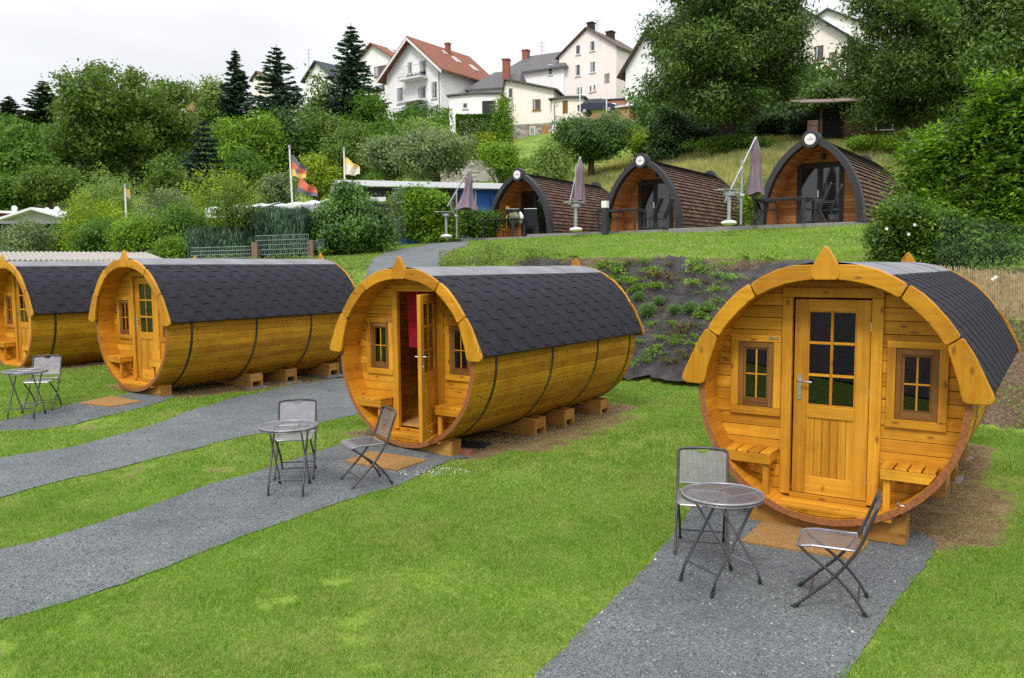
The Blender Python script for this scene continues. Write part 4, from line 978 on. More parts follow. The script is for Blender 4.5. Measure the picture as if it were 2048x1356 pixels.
def parasol(label, i, base, top_pole, boom_lo, boom_hi, can_top, can_bot, Y, flare=.2):
    t = thing('parasol', label, 'parasol', onpave(i, base[0], Y), 0, 'folded mauve cantilever parasols'); o0 = t.location; r = lambda q: AT(q[0], q[1], Y)-o0
    b = MB(); b.tube([Vector((0, 0, 0)), r(top_pole)], .035, 10); b.build('pole', GALV, t)
    b = MB(); b.tube([r(boom_lo), r(boom_lo)*.5+r(boom_hi)*.5, r(boom_hi)], .028, 8); b.build('boom', GALV, t)
    j = r(top_pole)*.45; b = MB(); b.tube([r(boom_lo)*.9+r(boom_hi)*.1, j+Vector((-.1, 0, .1)), j], .02, 6); b.build('brace', GALV, t)
    b = MB(); b.tube([j+Vector((-.06, 0, 0)), j+Vector((.06, 0, 0))], .07, 10); b.build('crank', GALV, t)
    b = MB(); a, c = r(can_top), r(can_bot); n_ = 20; rings = []
    for k in range(13):
        u = k/12; p = a.lerp(c, u); rad = .04+.085*min(1, u*5)+(flare-.13)*u**3; rings.append([(p.x+rad*(1+.22*math.sin(5*th+u*2))*math.cos(th), p.y+rad*(1+.22*math.sin(5*th+u*2))*math.sin(th), p.z+(.04*math.sin(3*th) if k == 12 else 0)) for th in np.linspace(0, 2*math.pi, n_, endpoint=False)])
    for k in range(12):
        for m2 in range(n_): b.face([rings[k][m2], rings[k+1][m2], rings[k+1][(m2+1) % n_], rings[k][(m2+1) % n_]])
    for rr in (rings[0],): b.face(rr)
    o = b.build('canopy', LILAC, t, smooth='all')
    b = MB(); b.tube([a+Vector((0, 0, .02)), r(boom_hi)], .03, 6); b.build('hanger', GALV, t)
    return t
parasol('mauve folded parasol standing left of the left pod, its cloth flaring out', 0, (914,481), (913,380), (895,413), (938,339), (940,347), (931,418), 31.2, .42)
parasol('mauve folded parasol between the left and middle pods', 1, (1149,472), (1152,330), (1139,409), (1160,313), (1161,320), (1158,403), 28.2, .2)
parasol('mauve folded parasol between the middle and right pods', 2, (1481,461), (1485,321), (1450,404), (1512,274), (1513,280), (1510,388), 23.3, .24)
for i, px, Y, lb in ((0, 893, 31.0, 'grill on a steel post left of the left pod'), (1, 1152, 27.6, 'grill on a steel post between the left and middle pods'), (2, 1457, 22.9, 'grill on a steel post between the middle and right pods')):
    t = thing('grill', lb, 'grill', onpave(i, px, Y), .3, 'post grills on the terrace')
    b = MB(); b.cyl((0, 0), .055, .06, .78, 12); b.build('post', GALV, t); o = blob('foot', WHITEP, t, (0, 0, .03), .22, 3, (1, 1, .35), 3, .03)
    b = MB(); b.cyl((0, 0), .17, .78, .88, 18); b.build('fire_bowl', GALV, t); b = MB(); b.box(-.3, .2, -.2, .2, .93, .955); [b.tube([(-.42, y, .94), (-.3, y, .94)], .01, 5) for y in (-.1, .1)]; b.build('grate', GALV, t)
t = thing('bollard', 'square grey bollard with a white cap before the middle pod', 'bollard', onpave(1, 1210, 27.3), -.61); b = MB(); b.box(-.09, .09, -.09, .09, -.2, .72); b.build('post', DARKG, t, .005); b = MB(); b.box(-.095, .095, -.095, .095, .722, .95); b.build('cap', WHITEP, t, .01)

# ------------------------------------------------------------------ foliage
def quads(P, U, Vv, name, m_, parent):
    k = len(P); V = np.stack([P-U, P-Vv*.55, P+U, P+Vv*.55], 1).reshape(-1, 3); return npmesh(name, V, np.arange(4*k).reshape(-1, 4), m_, parent)
def unit(v): return v/np.maximum(np.linalg.norm(v, axis=-1, keepdims=True), 1e-9)
def crown(name, m_, parent, w, d, z0, z1, n, leaf, lobes=14, seed=0, fill=.35, droop=0, shape='round', asp=.5, up=.35):
    r = np.random.default_rng(seed+1000); h = z1-z0
    LC = []; LR = []
    for i in range(lobes):
        v = unit(r.normal(size=3)); v[2] = v[2]*.95; rr = r.uniform(.35, .72)
        if shape == 'cone': zz = r.uniform(-.9, .75); k = (1-(zz+1)/2)**.8; c = np.array([v[0]*rr*k*1.2, v[1]*rr*k*1.2, zz]); R = .5*k+.14
        elif shape == 'mound': c = np.array([v[0]*rr, v[1]*rr, -.7+abs(v[2])*rr*1.7]); R = r.uniform(.34, .5)
        elif shape == 'column': c = np.array([v[0]*.35, v[1]*.35, r.uniform(-.85, .8)]); R = .5
        elif shape == 'open': c = v/np.linalg.norm(v, 5)*r.uniform(.3, .86); R = r.uniform(.11, .25)
        elif shape == 'full': c = v/np.linalg.norm(v, 5)*r.uniform(.25, .78); R = r.uniform(.2, .38)
        else: c = v*rr; R = r.uniform(.26, .46)
        LC.append(c); LR.append(R)
    LC = np.array(LC); LR = np.array(LR); pw = LR**2; pw /= pw.sum()
    NC = 7; nt_ = n; n = n//NC
    i = r.choice(lobes, n, p=pw); dr = unit(r.normal(size=(n, 3))); rad = LR[i]*(1-fill*r.random(n)**1.5)*(1+.22*np.sin(dr[:, 0]*7+i)*np.sin(dr[:, 2]*6+i*2))
    stray = r.random(n) < .07; rad = np.where(stray, rad*r.uniform(1, 1.22, n), rad)
    p = LC[i]+dr*rad[:, None]
    # drop leaves buried deep inside other lobes
    dd = np.linalg.norm(p[:, None, :]-LC[None], axis=2)/LR[None]; keep = (dd.min(1) > .52) | (r.random(n) < .3); p, dr = p[keep], dr[keep]; k = len(p)
    P = p*np.array([w/2, d/2, h/2])+np.array([0, 0, (z0+z1)/2])
    if droop: P[:, 2] -= droop*np.linalg.norm(p[:, :2], axis=1)**2
    P = np.repeat(P, NC, 0); dr = np.repeat(dr, NC, 0); k = len(P); sg = leaf*r.uniform(.8, 1.9, (k//NC, 1)).repeat(NC, 0); P = P+r.normal(size=(k, 3))*sg*np.array([1, 1, .55])
    nrm = unit(dr*np.array([1, 1, .8])+r.normal(size=(k, 3))*.55+np.array([0, 0, up])); a = unit(np.cross(nrm, r.normal(size=(k, 3)))); bb = np.cross(nrm, a); s = leaf*r.uniform(.6, 1.3, k)[:, None]
    return quads(P, a*s*.5, bb*s*asp, name, m_, parent)
BARK = plain('bark', (.085, .062, .045), .9, .35, 8, bumps=.7, bscale=25)
BARKD = plain('dark_bark', (.035, .027, .021), .9, .35, 8, bumps=.7, bscale=25)
def trunk(parent, H_, r0, tips, lean=0, seed=0, m_=None):
    b = MB(); rr = np.random.default_rng(seed); P = [Vector((lean*u*u+.05*H_*math.sin(u*4+seed)*u*.4, .03*H_*math.sin(u*3+seed), H_*u-.25*(u == 0))) for u in (0, .25, .5, .75, 1)]
    b.tube(P, [r0*1.25, r0, r0*.85, r0*.6, r0*.35], 9)
    for tp in tips:
        u = rr.uniform(.45, .9); a = P[0].lerp(P[-1], u); m2 = a.lerp(Vector(tp), .5)+Vector((0, 0, .08*H_)); b.tube([a, m2, Vector(tp)], [r0*.5, r0*.3, r0*.1], 6)
    return b.build('trunk', m_ or BARK, parent, smooth='all')
G = dict(
 mid=leafm('leaf_mid_green', [(0.052, 0.115, 0.016), (0.092, 0.190, 0.025), (0.149, 0.265, 0.046)]),
 dark=leafm('leaf_dark_green', [(0.027, 0.069, 0.013), (0.050, 0.112, 0.019), (0.094, 0.175, 0.033)], .25, .25),
 bright=leafm('leaf_bright_green', [(.085,.18,.014), (.14,.26,.022), (.24,.36,.04)]),
 olive=leafm('leaf_olive', [(0.058, 0.111, 0.018), (0.104, 0.176, 0.031), (0.163, 0.240, 0.052)]),
 grey=leafm('leaf_grey_green', [(0.092, 0.151, 0.059), (0.162, 0.227, 0.103), (0.238, 0.302, 0.151)], .3, .3),
 pale=leafm('leaf_pale_green', [(.13,.21,.05), (.2,.3,.08), (.27,.37,.12)]),
 yel=leafm('leaf_yellow_green', [(.13,.21,.014), (.22,.32,.022), (.36,.44,.05)]),
 laurel=leafm('leaf_laurel', [(0.026, 0.078, 0.010), (0.054, 0.144, 0.014), (0.132, 0.252, 0.024)], .2, .5),
 spruce=leafm('needle_dark', [(0.022, 0.050, 0.015), (0.040, 0.083, 0.028), (0.066, 0.121, 0.044)], .1, .15),
 blue=leafm('needle_blue', [(.045,.085,.07), (.08,.13,.115), (.13,.19,.17)], .1, .15),
 teal=leafm('needle_teal', [(.045,.09,.062), (.08,.145,.10), (.13,.21,.145)], .1, .2),
 cherry=leafm('leaf_cherry', [(.026,.062,.009), (.052,.108,.015), (.10,.175,.026), (.155,.23,.05)], .3, .35, .8, .3),
 shrub=leafm('leaf_shrub', [(.032,.09,.008), (.065,.155,.012), (.13,.25,.02), (.28,.41,.04)], .4, .4, .9, .4))
def T(name, label, cat, key, cx, top, wpx, Y, n, leaf, base=None, shape='round', seed=1, lobes=16, tr=0, group=None, low=.12, asp=.5, lean=0, droop=0, dmul=1, fill=.35, up=.35, bark=None):
    g = ON(cx, Y); s = FPX/Y; z1 = AT(cx, top, Y).z-g.z; w = wpx/s
    t = thing(name, label, cat, g, 0, group); z0 = low*z1
    crown('crown' if tr else 'foliage', G[key], t, w, w*dmul, z0, z1, n, leaf, lobes, seed, fill, droop, shape, asp, up)
    if tr:
        rr = np.random.default_rng(seed); tips = [(rr.uniform(-.35, .35)*w, rr.uniform(-.3, .3)*w, z0+(z1-z0)*rr.uniform(.3, .8)) for _ in range(7)]
        trunk(t, z0+(z1-z0)*.6, tr, tips, lean, seed, bark)
    else:
        b = MB()
        for a_ in range(3): b.tube([(0, 0, -.1), (.18*w*math.cos(a_*2.1), .18*w*math.sin(a_*2.1), z1*.6)], [.012*z1+.02, .01], 5)
        b.build('stem', BARK, t)
    return t
def spruce(name, label, cx, top, wpx, Y, key='spruce', seed=1, levels=26, group=None, dens=1.0, basepx=None):
    g = ON(cx, Y); s = FPX/Y; Hh = AT(cx, top, Y).z-g.z; W = wpx/s/2; r = np.random.default_rng(seed); t = thing(name, label, 'conifer', g, 0, group); P = []; U = []; V = []
    for l in range(levels):
        u = (l+.5)/levels; z = Hh*(.06+.92*u); R = W*1.5*(1-u)**.72*r.uniform(.78, 1.15)+.05*W; nb = int(8+9*(1-u))
        for k in range(nb):
            a = r.uniform(0, 2*np.pi); Rk = R*r.uniform(.7, 1.15); m_ = max(6, int(dens*(10+Rk/Hh*300))); q = r.uniform(.12, 1, m_); ca, sa = np.cos(a), np.sin(a)
            zz = z+.10*Rk*q*0-.32*Rk*q+.22*Rk*q*q*1.3; side = r.uniform(-1, 1, m_)*.3*Rk*(1.15-q)*.8
            x = ca*q*Rk-sa*side; y = sa*q*Rk+ca*side; P.append(np.stack([x, y, zz-abs(side)*.25+r.normal(0, .012*Hh/levels*3, m_)], 1))
            d = np.stack([ca-sa*np.sign(side)*.8, sa+ca*np.sign(side)*.8, -.25+0*q], 1); d = unit(d+r.normal(0, .25, (m_, 3))); ln = (.055*Hh/10+.10)*r.uniform(.7, 1.4, m_)*2.6
            U.append(d*ln[:, None]*.5); V.append(unit(np.cross(d, r.normal(0, .5, (m_, 3))+np.array([0, 0, 1])))*ln[:, None]*.34)
    P, U, V = map(np.concatenate, (P, U, V)); quads(P, U, V, 'crown', G[key], t)
    b = MB(); b.tube([(0, 0, -.2), (0, 0, Hh*.55), (0, 0, Hh)], [.022*Hh, .012*Hh, .002*Hh], 7); b.build('trunk', BARKD, t); return t
# far ridge, left to right
spruce('spruce_tree', 'dark spruce at the far left edge of the skyline', 36, 190, 66, 100, seed=2)
spruce('spruce_tree', 'tall dark spruce on the left skyline, right of the shorter one', 104, 158, 84, 95, seed=3)
spruce('spruce_tree', 'spruce peeping out behind the big round tree on the left', 193, 133, 86, 92, seed=4)
spruce('cypress_tree', 'dense narrow conifer left of the spruces by the white houses', 484, 96, 66, 90, 'teal', 5, 34, dens=1.6)
spruce('spruce_tree', 'broad spruce standing right of the narrow dense conifer', 566, 88, 118, 85, 'teal', 6, 24)
spruce('spruce_tree', 'tallest spruce, rising left of the white balcony house', 712, 45, 108, 88, 'teal', 7, 28, dens=1.3)
spruce('blue_spruce', 'small blue spruce in the middle of the left slope', 416, 238, 92, 55, 'blue', 8, 16)
spruce('blue_spruce', 'bluish conifer half hidden left of the big round tree', 172, 238, 74, 66, 'blue', 9, 16)
T('broadleaf_tree', 'low dark tree below the spruce at the left edge', 'tree', 'dark', 10, 222, 90, 98, 4000, .42, seed=10, tr=.3)
T('willow_tree', 'pale rounded willow left of the narrow conifer on the skyline', 'tree', 'pale', 434, 155, 72, 93, 5000, .38, seed=11, tr=.25)
T('broadleaf_tree', 'airy light tree between the two tall spruces', 'tree', 'olive', 650, 133, 96, 96, 3800, .38, seed=12, tr=.2, fill=.6)
T('broadleaf_tree', 'big round crowned tree dominating the left of the hillside', 'tree', 'olive', 272, 128, 246, 62, 44000, .27, shape='open', seed=13, lobes=90, tr=.4, low=.10, fill=.45)
T('broadleaf_tree', 'leafy tree beside the balcony house, right of the tallest spruce', 'tree', 'mid', 748, 172, 70, 84, 4000, .36, seed=14, tr=.2)
T('broadleaf_tree', 'wide rounded tree at the left edge above the sheds', 'tree', 'mid', 48, 252, 150, 56, 15000, .26, seed=15, lobes=20, tr=.3, low=.1)
T('shrub', 'small dark rounded bush beyond the wide left tree', 'shrub', 'dark', 124, 262, 52, 60, 4000, .24, seed=16)
T('shrub', 'light green bush behind the small dark one on the left slope', 'shrub', 'mid', 142, 250, 76, 66, 5000, .27, seed=17)
T('fruit_tree', 'olive toned fruit tree over the meadow behind the left sheds', 'tree', 'olive', 104, 318, 132, 50, 11000, .2, seed=18, tr=.16, low=.3)
T('fruit_tree', 'small fruit tree at the left edge of the meadow', 'tree', 'mid', 8, 338, 90, 50, 7000, .2, seed=19, tr=.14, low=.25)
T('fruit_tree', 'small dark fruit tree on the meadow over the satellite dishes', 'tree', 'mid', 58, 368, 66, 52, 5000, .18, seed=20, tr=.13, low=.38)
T('broadleaf_tree', 'bright green tree below the dense narrow conifer', 'tree', 'bright', 498, 208, 140, 62, 14000, .25, seed=21, lobes=20, tr=.25, low=.05)
T('broadleaf_tree', 'deep green tree below the broad spruce', 'tree', 'dark', 572, 205, 130, 66, 12000, .27, seed=22, lobes=18, tr=.25, low=.04)
T('fruit_tree', 'greyish fruit tree with bent trunk over the flagpole', 'tree', 'olive', 640, 208, 104, 68, 8000, .24, seed=23, tr=.2, low=.3)
T('shrub', 'dense shrub at the foot of the deep green tree', 'shrub', 'mid', 500, 296, 110, 56, 9000, .2, seed=24)
T('willow_tree', 'feathery olive willow between the two flagpoles', 'tree', 'olive', 700, 236, 132, 55, 16000, .2, seed=25, lobes=20, tr=.18, low=.08, fill=.5)
T('broadleaf_tree', 'dark leaning shrub left of the yellowish mound', 'tree', 'olive', 344, 300, 110, 46, 9000, .19, seed=26, tr=.12, low=.1, fill=.6)
T('weeping_tree', 'yellow green weeping mound tree in the middle of the left slope', 'tree', 'yel', 438, 312, 200, 38, 30000, .13, seed=27, shape='mound', lobes=22, tr=.15, low=.05, droop=.5, asp=.3)
T('fruit_tree', 'young round tree with golden green leaves right of the flag', 'tree', 'yel', 640, 306, 96, 48, 8000, .17, seed=28, tr=.12, low=.25)
T('shrub', 'grey green bush behind the flagpole', 'shrub', 'grey', 566, 330, 80, 44, 8000, .15, seed=29)
T('orchard_tree', 'orchard tree left of the largest one behind the blue roofed shed', 'tree', 'grey', 778, 268, 110, 50, 11000, .18, seed=30, tr=.2, low=.34)
T('orchard_tree', 'largest grey green orchard tree behind the long shed', 'tree', 'grey', 874, 248, 178, 47, 24000, .16, seed=31, lobes=24, tr=.26, low=.26)
T('shrub', 'bushy growth under the balcony house terrace, right end', 'shrub', 'pale', 850, 240, 150, 66, 12000, .2, seed=32)
T('shrub', 'bushy growth under the balcony house terrace, left end', 'shrub', 'bright', 746, 262, 100, 70, 7000, .22, seed=33)
T('fruit_tree', 'little round topped tree behind the left pod', 'tree', 'bright', 1002, 280, 96, 43, 11000, .13, seed=34, tr=.12, low=.42)
T('shrub', 'loose pale bush between the two left pods', 'shrub', 'pale', 1106, 268, 86, 43, 9000, .14, seed=35, fill=.6)
T('broadleaf_tree', 'dark rounded tree below the cream house', 'tree', 'dark', 1182, 228, 168, 50, 24000, .18, seed=36, lobes=24, tr=.2, low=.25)
T('shrub', 'yellow green bush at the edge of the dark trees', 'shrub', 'yel', 1288, 256, 56, 50, 5000, .16, seed=37)
T('yew_tree', 'near black yew left of the big cherry trunk', 'tree', 'spruce', 1330, 214, 110, 49, 14000, .17, seed=38, shape='cone', lobes=18, low=.02)
T('shrub', 'tall clipped laurel standing right of the balcony house', 'shrub', 'bright', 1009, 202, 40, 78, 6000, .2, seed=39, shape='column', low=.0)
for i, (cx, tp, w_, Y, ky, lb) in enumerate(((1160, 225, 110, 74, 'grey', 'greyish hedge shrub below the cream house porch'), (1232, 222, 110, 73, 'grey', 'greyish hedge shrub below the parked car'), (968, 264, 70, 76, 'yel', 'yellow green clipped bush under the white garage'), (905, 266, 60, 74, 'mid', 'garden bush under the grey terrace wall'))):
    T('shrub', lb, 'shrub', ky, cx, tp, w_, Y, 7000, .22, seed=50+i, low=0)
# big trees at the right
T('cherry_tree', 'huge dark cherry tree behind the middle and right pods', 'tree', 'cherry', 1452, -70, 330, 47, 140000, .24, shape='open', seed=60, lobes=120, tr=.46, low=.17, fill=.55, bark=BARKD, asp=.3)
T('cherry_tree', 'wide cherry tree overhanging the old wooden barn', 'tree', 'cherry', 1890, -90, 415, 41, 140000, .22, shape='open', seed=61, lobes=120, tr=.4, low=.15, fill=.55, bark=BARKD, asp=.3)
T('cherry_tree', 'smaller dark tree filling the gap between the two big cherry trees', 'tree', 'cherry', 1655, 178, 190, 54, 30000, .24, shape='full', seed=62, lobes=26, tr=.25, low=.02)
for sx in ((1340, 232, 110, 53), (1430, 226, 150, 53.5), (1545, 222, 150, 54), (1612, 226, 110, 53)): T('shrub', {1340: 'dark undergrowth left of the big cherry trunk, beside the yew', 1430: 'dark undergrowth close behind the big cherry trunk', 1545: 'dark undergrowth right of the big cherry trunk', 1612: 'dark undergrowth left of the old barn door'}[sx[0]], 'shrub', 'spruce', sx[0], sx[1], sx[2], sx[3], 16000, .22, shape='full', seed=sx[0], low=0)
T('shrub', 'dark undergrowth behind the old barn', 'shrub', 'dark', 1790, 170, 220, 54, 16000, .26, shape='full', seed=65, low=0)
T('shrub', 'dark undergrowth right of the old barn under the wide cherry tree', 'shrub', 'dark', 1960, 160, 260, 50, 20000, .24, shape='full', seed=165, low=0)
T('shrub', 'bright nettles in front of the old barn', 'shrub', 'bright', 1740, 264, 130, 41, 7000, .1, seed=66, low=0, dmul=.4)
T('shrub', 'rough green scrub right of the old barn', 'shrub', 'olive', 1850, 244, 150, 39, 11000, .12, seed=67, low=0, dmul=.4)
T('shrub', 'long row of nettles on the slope left of the right pod', 'shrub', 'mid', 1480, 268, 230, 46, 12000, .11, shape='full', seed=68, low=0, dmul=.15)
T('shrub', 'low brambles right behind the parasol of the right pod', 'shrub', 'bright', 1510, 345, 70, 33, 7000, .1, seed=69, low=0)
# near right shrub with big leaves, bindweed hedge
def compound(parent, w, d, z0, z1, n, seed, key, leafl=.10, nl=11, lobes=26):
    """sprays of paired leaflets on arching stalks"""
    r = np.random.default_rng(seed); P = []; U = []; V = []; h = z1-z0; LC = unit(r.normal(size=(lobes, 3)))*r.uniform(.3, .85, (lobes, 1)); LR = r.uniform(.16, .36, lobes)
    for k in range(n):
        i = r.integers(lobes); dr = unit(r.normal(size=3)+np.array([0, -.25, .35])); p = (LC[i]+dr*LR[i]*(1-.4*r.random()**2))*np.array([w/2, d/2, h/2])+np.array([0, 0, (z0+z1)/2])
        ax = unit(dr*np.array([1, 1, .7])+r.normal(size=3)*.5); ax[2] += .05; ax = unit(ax); sd = unit(np.cross(ax, np.array([0, 0, 1])+r.normal(size=3)*.3)); ln = leafl*nl*.45*r.uniform(.7, 1.2)
        for j in range(nl):
            s_ = 0 if j == nl-1 else (1 if j % 2 else -1); q = (j//2+1)/(nl/2+.5); c = p+ax*ln*q-np.array([0, 0, .35*ln*q*q]); dd = unit(ax*.5+sd*s_*.9-np.array([0, 0, .25])) if s_ else ax; L2 = leafl*r.uniform(.75, 1.15)
            P.append(c+dd*L2*.5); U.append(dd*L2*.5); V.append(unit(np.cross(dd, np.array([0, 0, 1.])+r.normal(size=3)*.45))*L2*.36)
    cr = quads(np.array(P), np.array(U), np.array(V), 'foliage', G[key], parent); return cr
def bigshrub(label, cx, top, wpx, Y, n, seed, key='shrub', low=.0, leafl=.1, stems=6, dmul=.8):
    g = ON(cx, Y); s = FPX/Y; z1 = AT(cx, top, Y).z-g.z; w_ = wpx/s; t = thing('leafy_shrub', label, 'shrub', g, 0)
    compound(t, w_, w_*dmul, low*z1, z1, n, seed, key, leafl); rr = np.random.default_rng(seed)
    for k in range(stems): b = MB(); a = rr.uniform(0, 6.28); q = rr.uniform(.1, .3)*w_; b.tube([(0, 0, -.1), (q*.5*math.cos(a), q*.5*math.sin(a), z1*.4), (q*math.cos(a), q*math.sin(a), z1*.8)], [.03, .02, .008], 6); b.build('stem', BARK, t)
    return t
bigshrub('tall fresh green shrub with feathered leaves reaching up at the right edge', 2008, 150, 180, 16.5, 1500, 71, leafl=.13, low=.45)
bigshrub('broad leafy shrub overlapping the right pod roof', 1912, 235, 225, 17.5, 2400, 72, leafl=.135, dmul=.7)
bigshrub('leafy shrub at the right edge below the tall feathery one', 2020, 270, 240, 16.6, 2600, 73, 'mid', leafl=.13)
bigshrub('leafy shrub lowest of the group behind the wire fence', 1922, 325, 250, 16.6, 3800, 74, 'shrub', leafl=.125, low=-.15)
T('hedge', 'rounded bindweed covered hedge at the right end of the terrace lawn', 'hedge', 'shrub', 1822, 395, 165, 16.0, 30000, .07, shape='full', seed=75, lobes=36, low=-.1)
T('hedge', 'dark ivy hedge above the reed fence at the right edge', 'hedge', 'mid', 1975, 415, 300, 15.7, 56000, .075, shape='full', seed=76, lobes=44, low=-.4, dmul=.6)
FLW = plain('white_petals', (.8, .8, .78), .6, .05)
for k, (px, py) in enumerate(((1772,457),(1828,449),(1816,468),(1990,553),(1984,557))):
    b = MB(); c = AT(px, py, 14.9 if px < 1900 else 13.2); 
    for j in range(5): a = j*1.257; b.face([(0, 0, 0), (.025*math.cos(a-.6), -.02, .025*math.sin(a-.6)), (.034*math.cos(a), -.028, .034*math.sin(a)), (.025*math.cos(a+.6), -.02, .025*math.sin(a+.6))])
    o = b.build('bindweed_flower', FLW); o.location = c; tag(o, 'small white bindweed flower on the hedge at the right', 'flower', 'white bindweed flowers')
# hedges left of the middle
hz = [(62, 440, 118, 31, 'grey', 'grey green willow bush behind the corrugated roof at the left'), (150, 415, 90, 33, 'mid', 'bush with golden tips beside the small blue shed'), (196, 378, 130, 31, 'yel', 'big leaved golden green bush left of the small flag'),
 (232, 325, 150, 36, 'pale', 'light feathery tree above the left hedge'), (212, 425, 130, 29, 'mid', 'hedge bush left of the rounded yellowish one'), (285, 418, 120, 28, 'bright', 'rounded yellowish hedge bush behind the third barrel cabin'), (368, 388, 140, 28.5, 'mid', 'tall dark hedge bush left of the slender tree'), (330, 360, 110, 34, 'grey', 'soft grey green bush behind the hedge'),
 (340, 470, 70, 26, 'bright', 'low green shrub left of the wire panel fence')]
for i, (cx, tp, w_, Y, ky, lb) in enumerate(hz): T('shrub', lb, 'shrub', ky, cx, tp, w_, Y, 15000, .11, seed=80+i, lobes=20, low=-.02, asp=.34)
T('slender_tree', 'slender airy tree behind the wire panel fence', 'tree', 'olive', 464, 335, 130, 25.5, 5200, .085, seed=95, lobes=14, tr=.05, low=.28, fill=.75)
T('laurel_shrub', 'big dark glossy laurel left of the ivy screen', 'shrub', 'laurel', 700, 392, 172, 27, 34000, .10, seed=96, lobes=26, low=-.08)
T('laurel_shrub', 'narrow glossy laurel top rising from the big dark one', 'shrub', 'laurel', 696, 352, 84, 27.3, 9000, .10, seed=97, lobes=10, low=.35)
T('laurel_shrub', 'glossy laurel right of the big dark one by the wire screen', 'shrub', 'laurel', 762, 410, 70, 27.3, 8000, .10, seed=98, lobes=10, low=0)
T('ivy_screen', 'leafy climber covering the screen left of the left pod', 'climber', 'bright', 850, 368, 150, 32.5, 26000, .12, seed=99, lobes=20, low=-.02, dmul=.35)
T('ivy_screen', 'leafy climber between the parasol post and the left pod', 'climber', 'mid', 950, 400, 110, 33.6, 18000, .12, seed=100, lobes=14, low=-.02, dmul=.4)
def conhedge(label, x0, x1, top, Y, seed):
    a, c = ON(x0, Y), ON(x1, Y+.5); t = thing('conifer_hedge', label, 'hedge', (a+c)/2, 0); r = np.random.default_rng(seed); n = 60000; u = r.random(n); Hh = AT(x0, top, Y).z-a.z
    P = np.stack([(u-.5)*(c.x-a.x), r.normal(0, .45, n), r.random(n)**.8*Hh*(.86+.14*np.sin(u*60)*np.sin(u*23+2))], 1); d = unit(np.stack([r.normal(0, .25, n), r.normal(0, .25, n)-.15, np.ones(n)], 1)); s = r.uniform(.05, .13, n)[:, None]
    quads(P, d*s, unit(np.cross(d, r.normal(size=(n, 3))))*s*.28, 'foliage', G['teal'], t)
conhedge('blue green conifer hedge below the white marquee', 500, 626, 418, 26.5, 5)
conhedge('low stretch of blue green conifer hedge behind the slender tree', 392, 510, 462, 26, 6)

def thicket(name, label, key, n, box, hgt, leaf, prob):
    x = RNG.uniform(box[0], box[1], n); y = RNG.uniform(box[2], box[3], n); c = fbm(x, y, .13, 61); ok = (np.abs(x) < .72*y+3) & (RNG.random(n) < prob(x, y)); x, y, c = x[ok], y[ok], c[ok]; k = len(x)
    lump = np.abs(np.sin(x*.62+3*c))*np.abs(np.sin(y*.5+4*c)); hh = hgt*(.35+.75*c)*(.45+.6*lump); q = 1-RNG.random(k)**1.7*.75
    P = np.stack([x+RNG.normal(0, .2, k), y+RNG.normal(0, .2, k), H(x, y)+hh*q], 1); d = unit(RNG.normal(size=(k, 3))); s_ = RNG.uniform(.6, 1.4, k)[:, None]*leaf
    o = quads(P, d*s_*.5, unit(np.cross(d, RNG.normal(size=(k, 3))))*s_*.5, name, G[key], None); tag(o, label, 'thicket', kind='stuff')
thicket('hillside_thicket', 'dense green thicket covering the upper left hillside', 'mid', 110000, (-75, -6, 64, 96), 4.6, .34, lambda x, y: np.where(y > 70-x*0, 1.0, .3))
thicket('hillside_thicket', 'darker bushes mixed into the thicket of the upper left hillside', 'dark', 60000, (-75, -8, 60, 94), 4.6, .34, lambda x, y: .8*(fbm(x, y, .1, 8) > .5))
thicket('garden_thicket', 'mixed garden bushes below the houses in the middle of the ridge', 'mid', 30000, (-12, 12, 60, 76), 1.8, .2, lambda x, y: .9*(fbm(x, y, .16, 9) > .42))
thicket('ridge_thicket', 'dark thicket on the slope behind the big cherry trees', 'dark', 90000, (11, 62, 55, 80), 6.0, .34, lambda x, y: .95)
# ------------------------------------------------------------------ houses on the ridge
PLW = plain('white_render', (.84, .83, .82), .85, .04, .6); PLC = plain('cream_render', (.84, .77, .69), .85, .04, .6); PLP = plain('pink_render', (.84, .75, .70), .85, .04, .6)
PLG = plain('grey_plinth', (.30, .30, .33), .85, .08, 1); REDB = plain('red_brick_wall', (.27, .09, .06), .85, .2, 3); ORB = plain('orange_render', (.42, .19, .12), .85, .1, 1)
def m_roof(name, c):
    m_, n, o = mat(name); P = N(n, 'TexCoord').outputs['Object']; w_ = N(n, 'TexWave'); w_.bands_direction = 'Z'; w_.inputs['Scale'].default_value = 2.2; w_.inputs['Distortion'].default_value = .3; L(n, P, w_.inputs['Vector'])
    f = math_(n, 'ADD', math_(n, 'MULTIPLY', w_.outputs['Fac'], .35), math_(n, 'MULTIPLY', noise(n, P, 3, 5, .7), .7))
    cc = rampn(n, f, [(.25, tuple(v*.65 for v in c)), (.8, tuple(v*1.25 for v in c))]); princ(n, o, cc, .8, bump(n, w_.outputs['Fac'], .5, .05), .2); return m_
ROR = m_roof('red_tiles', (.235, .09, .056)); ROG = m_roof('grey_slates', (.125, .12, .125)); ROB = m_roof('brown_tiles', (.125, .092, .08)); ROD = m_roof('dark_slates', (.05, .055, .07))
def m_stone():
    m_, n, o = mat('rubble_stone'); P = N(n, 'TexCoord').outputs['Object']; v = N(n, 'TexVoronoi'); v.inputs['Scale'].default_value = 1; L(n, mapping(n, P, (2.5, 2.5, 7)), v.inputs['Vector']); c = rampn(n, N_sep(n, v.outputs['Color']), [(0, (.16,.14,.12)), (.5, (.30,.27,.235)), (1, (.45,.41,.37))])
    princ(n, o, c, .9, bump(n, v.outputs['Distance'], .5, .05)); return m_
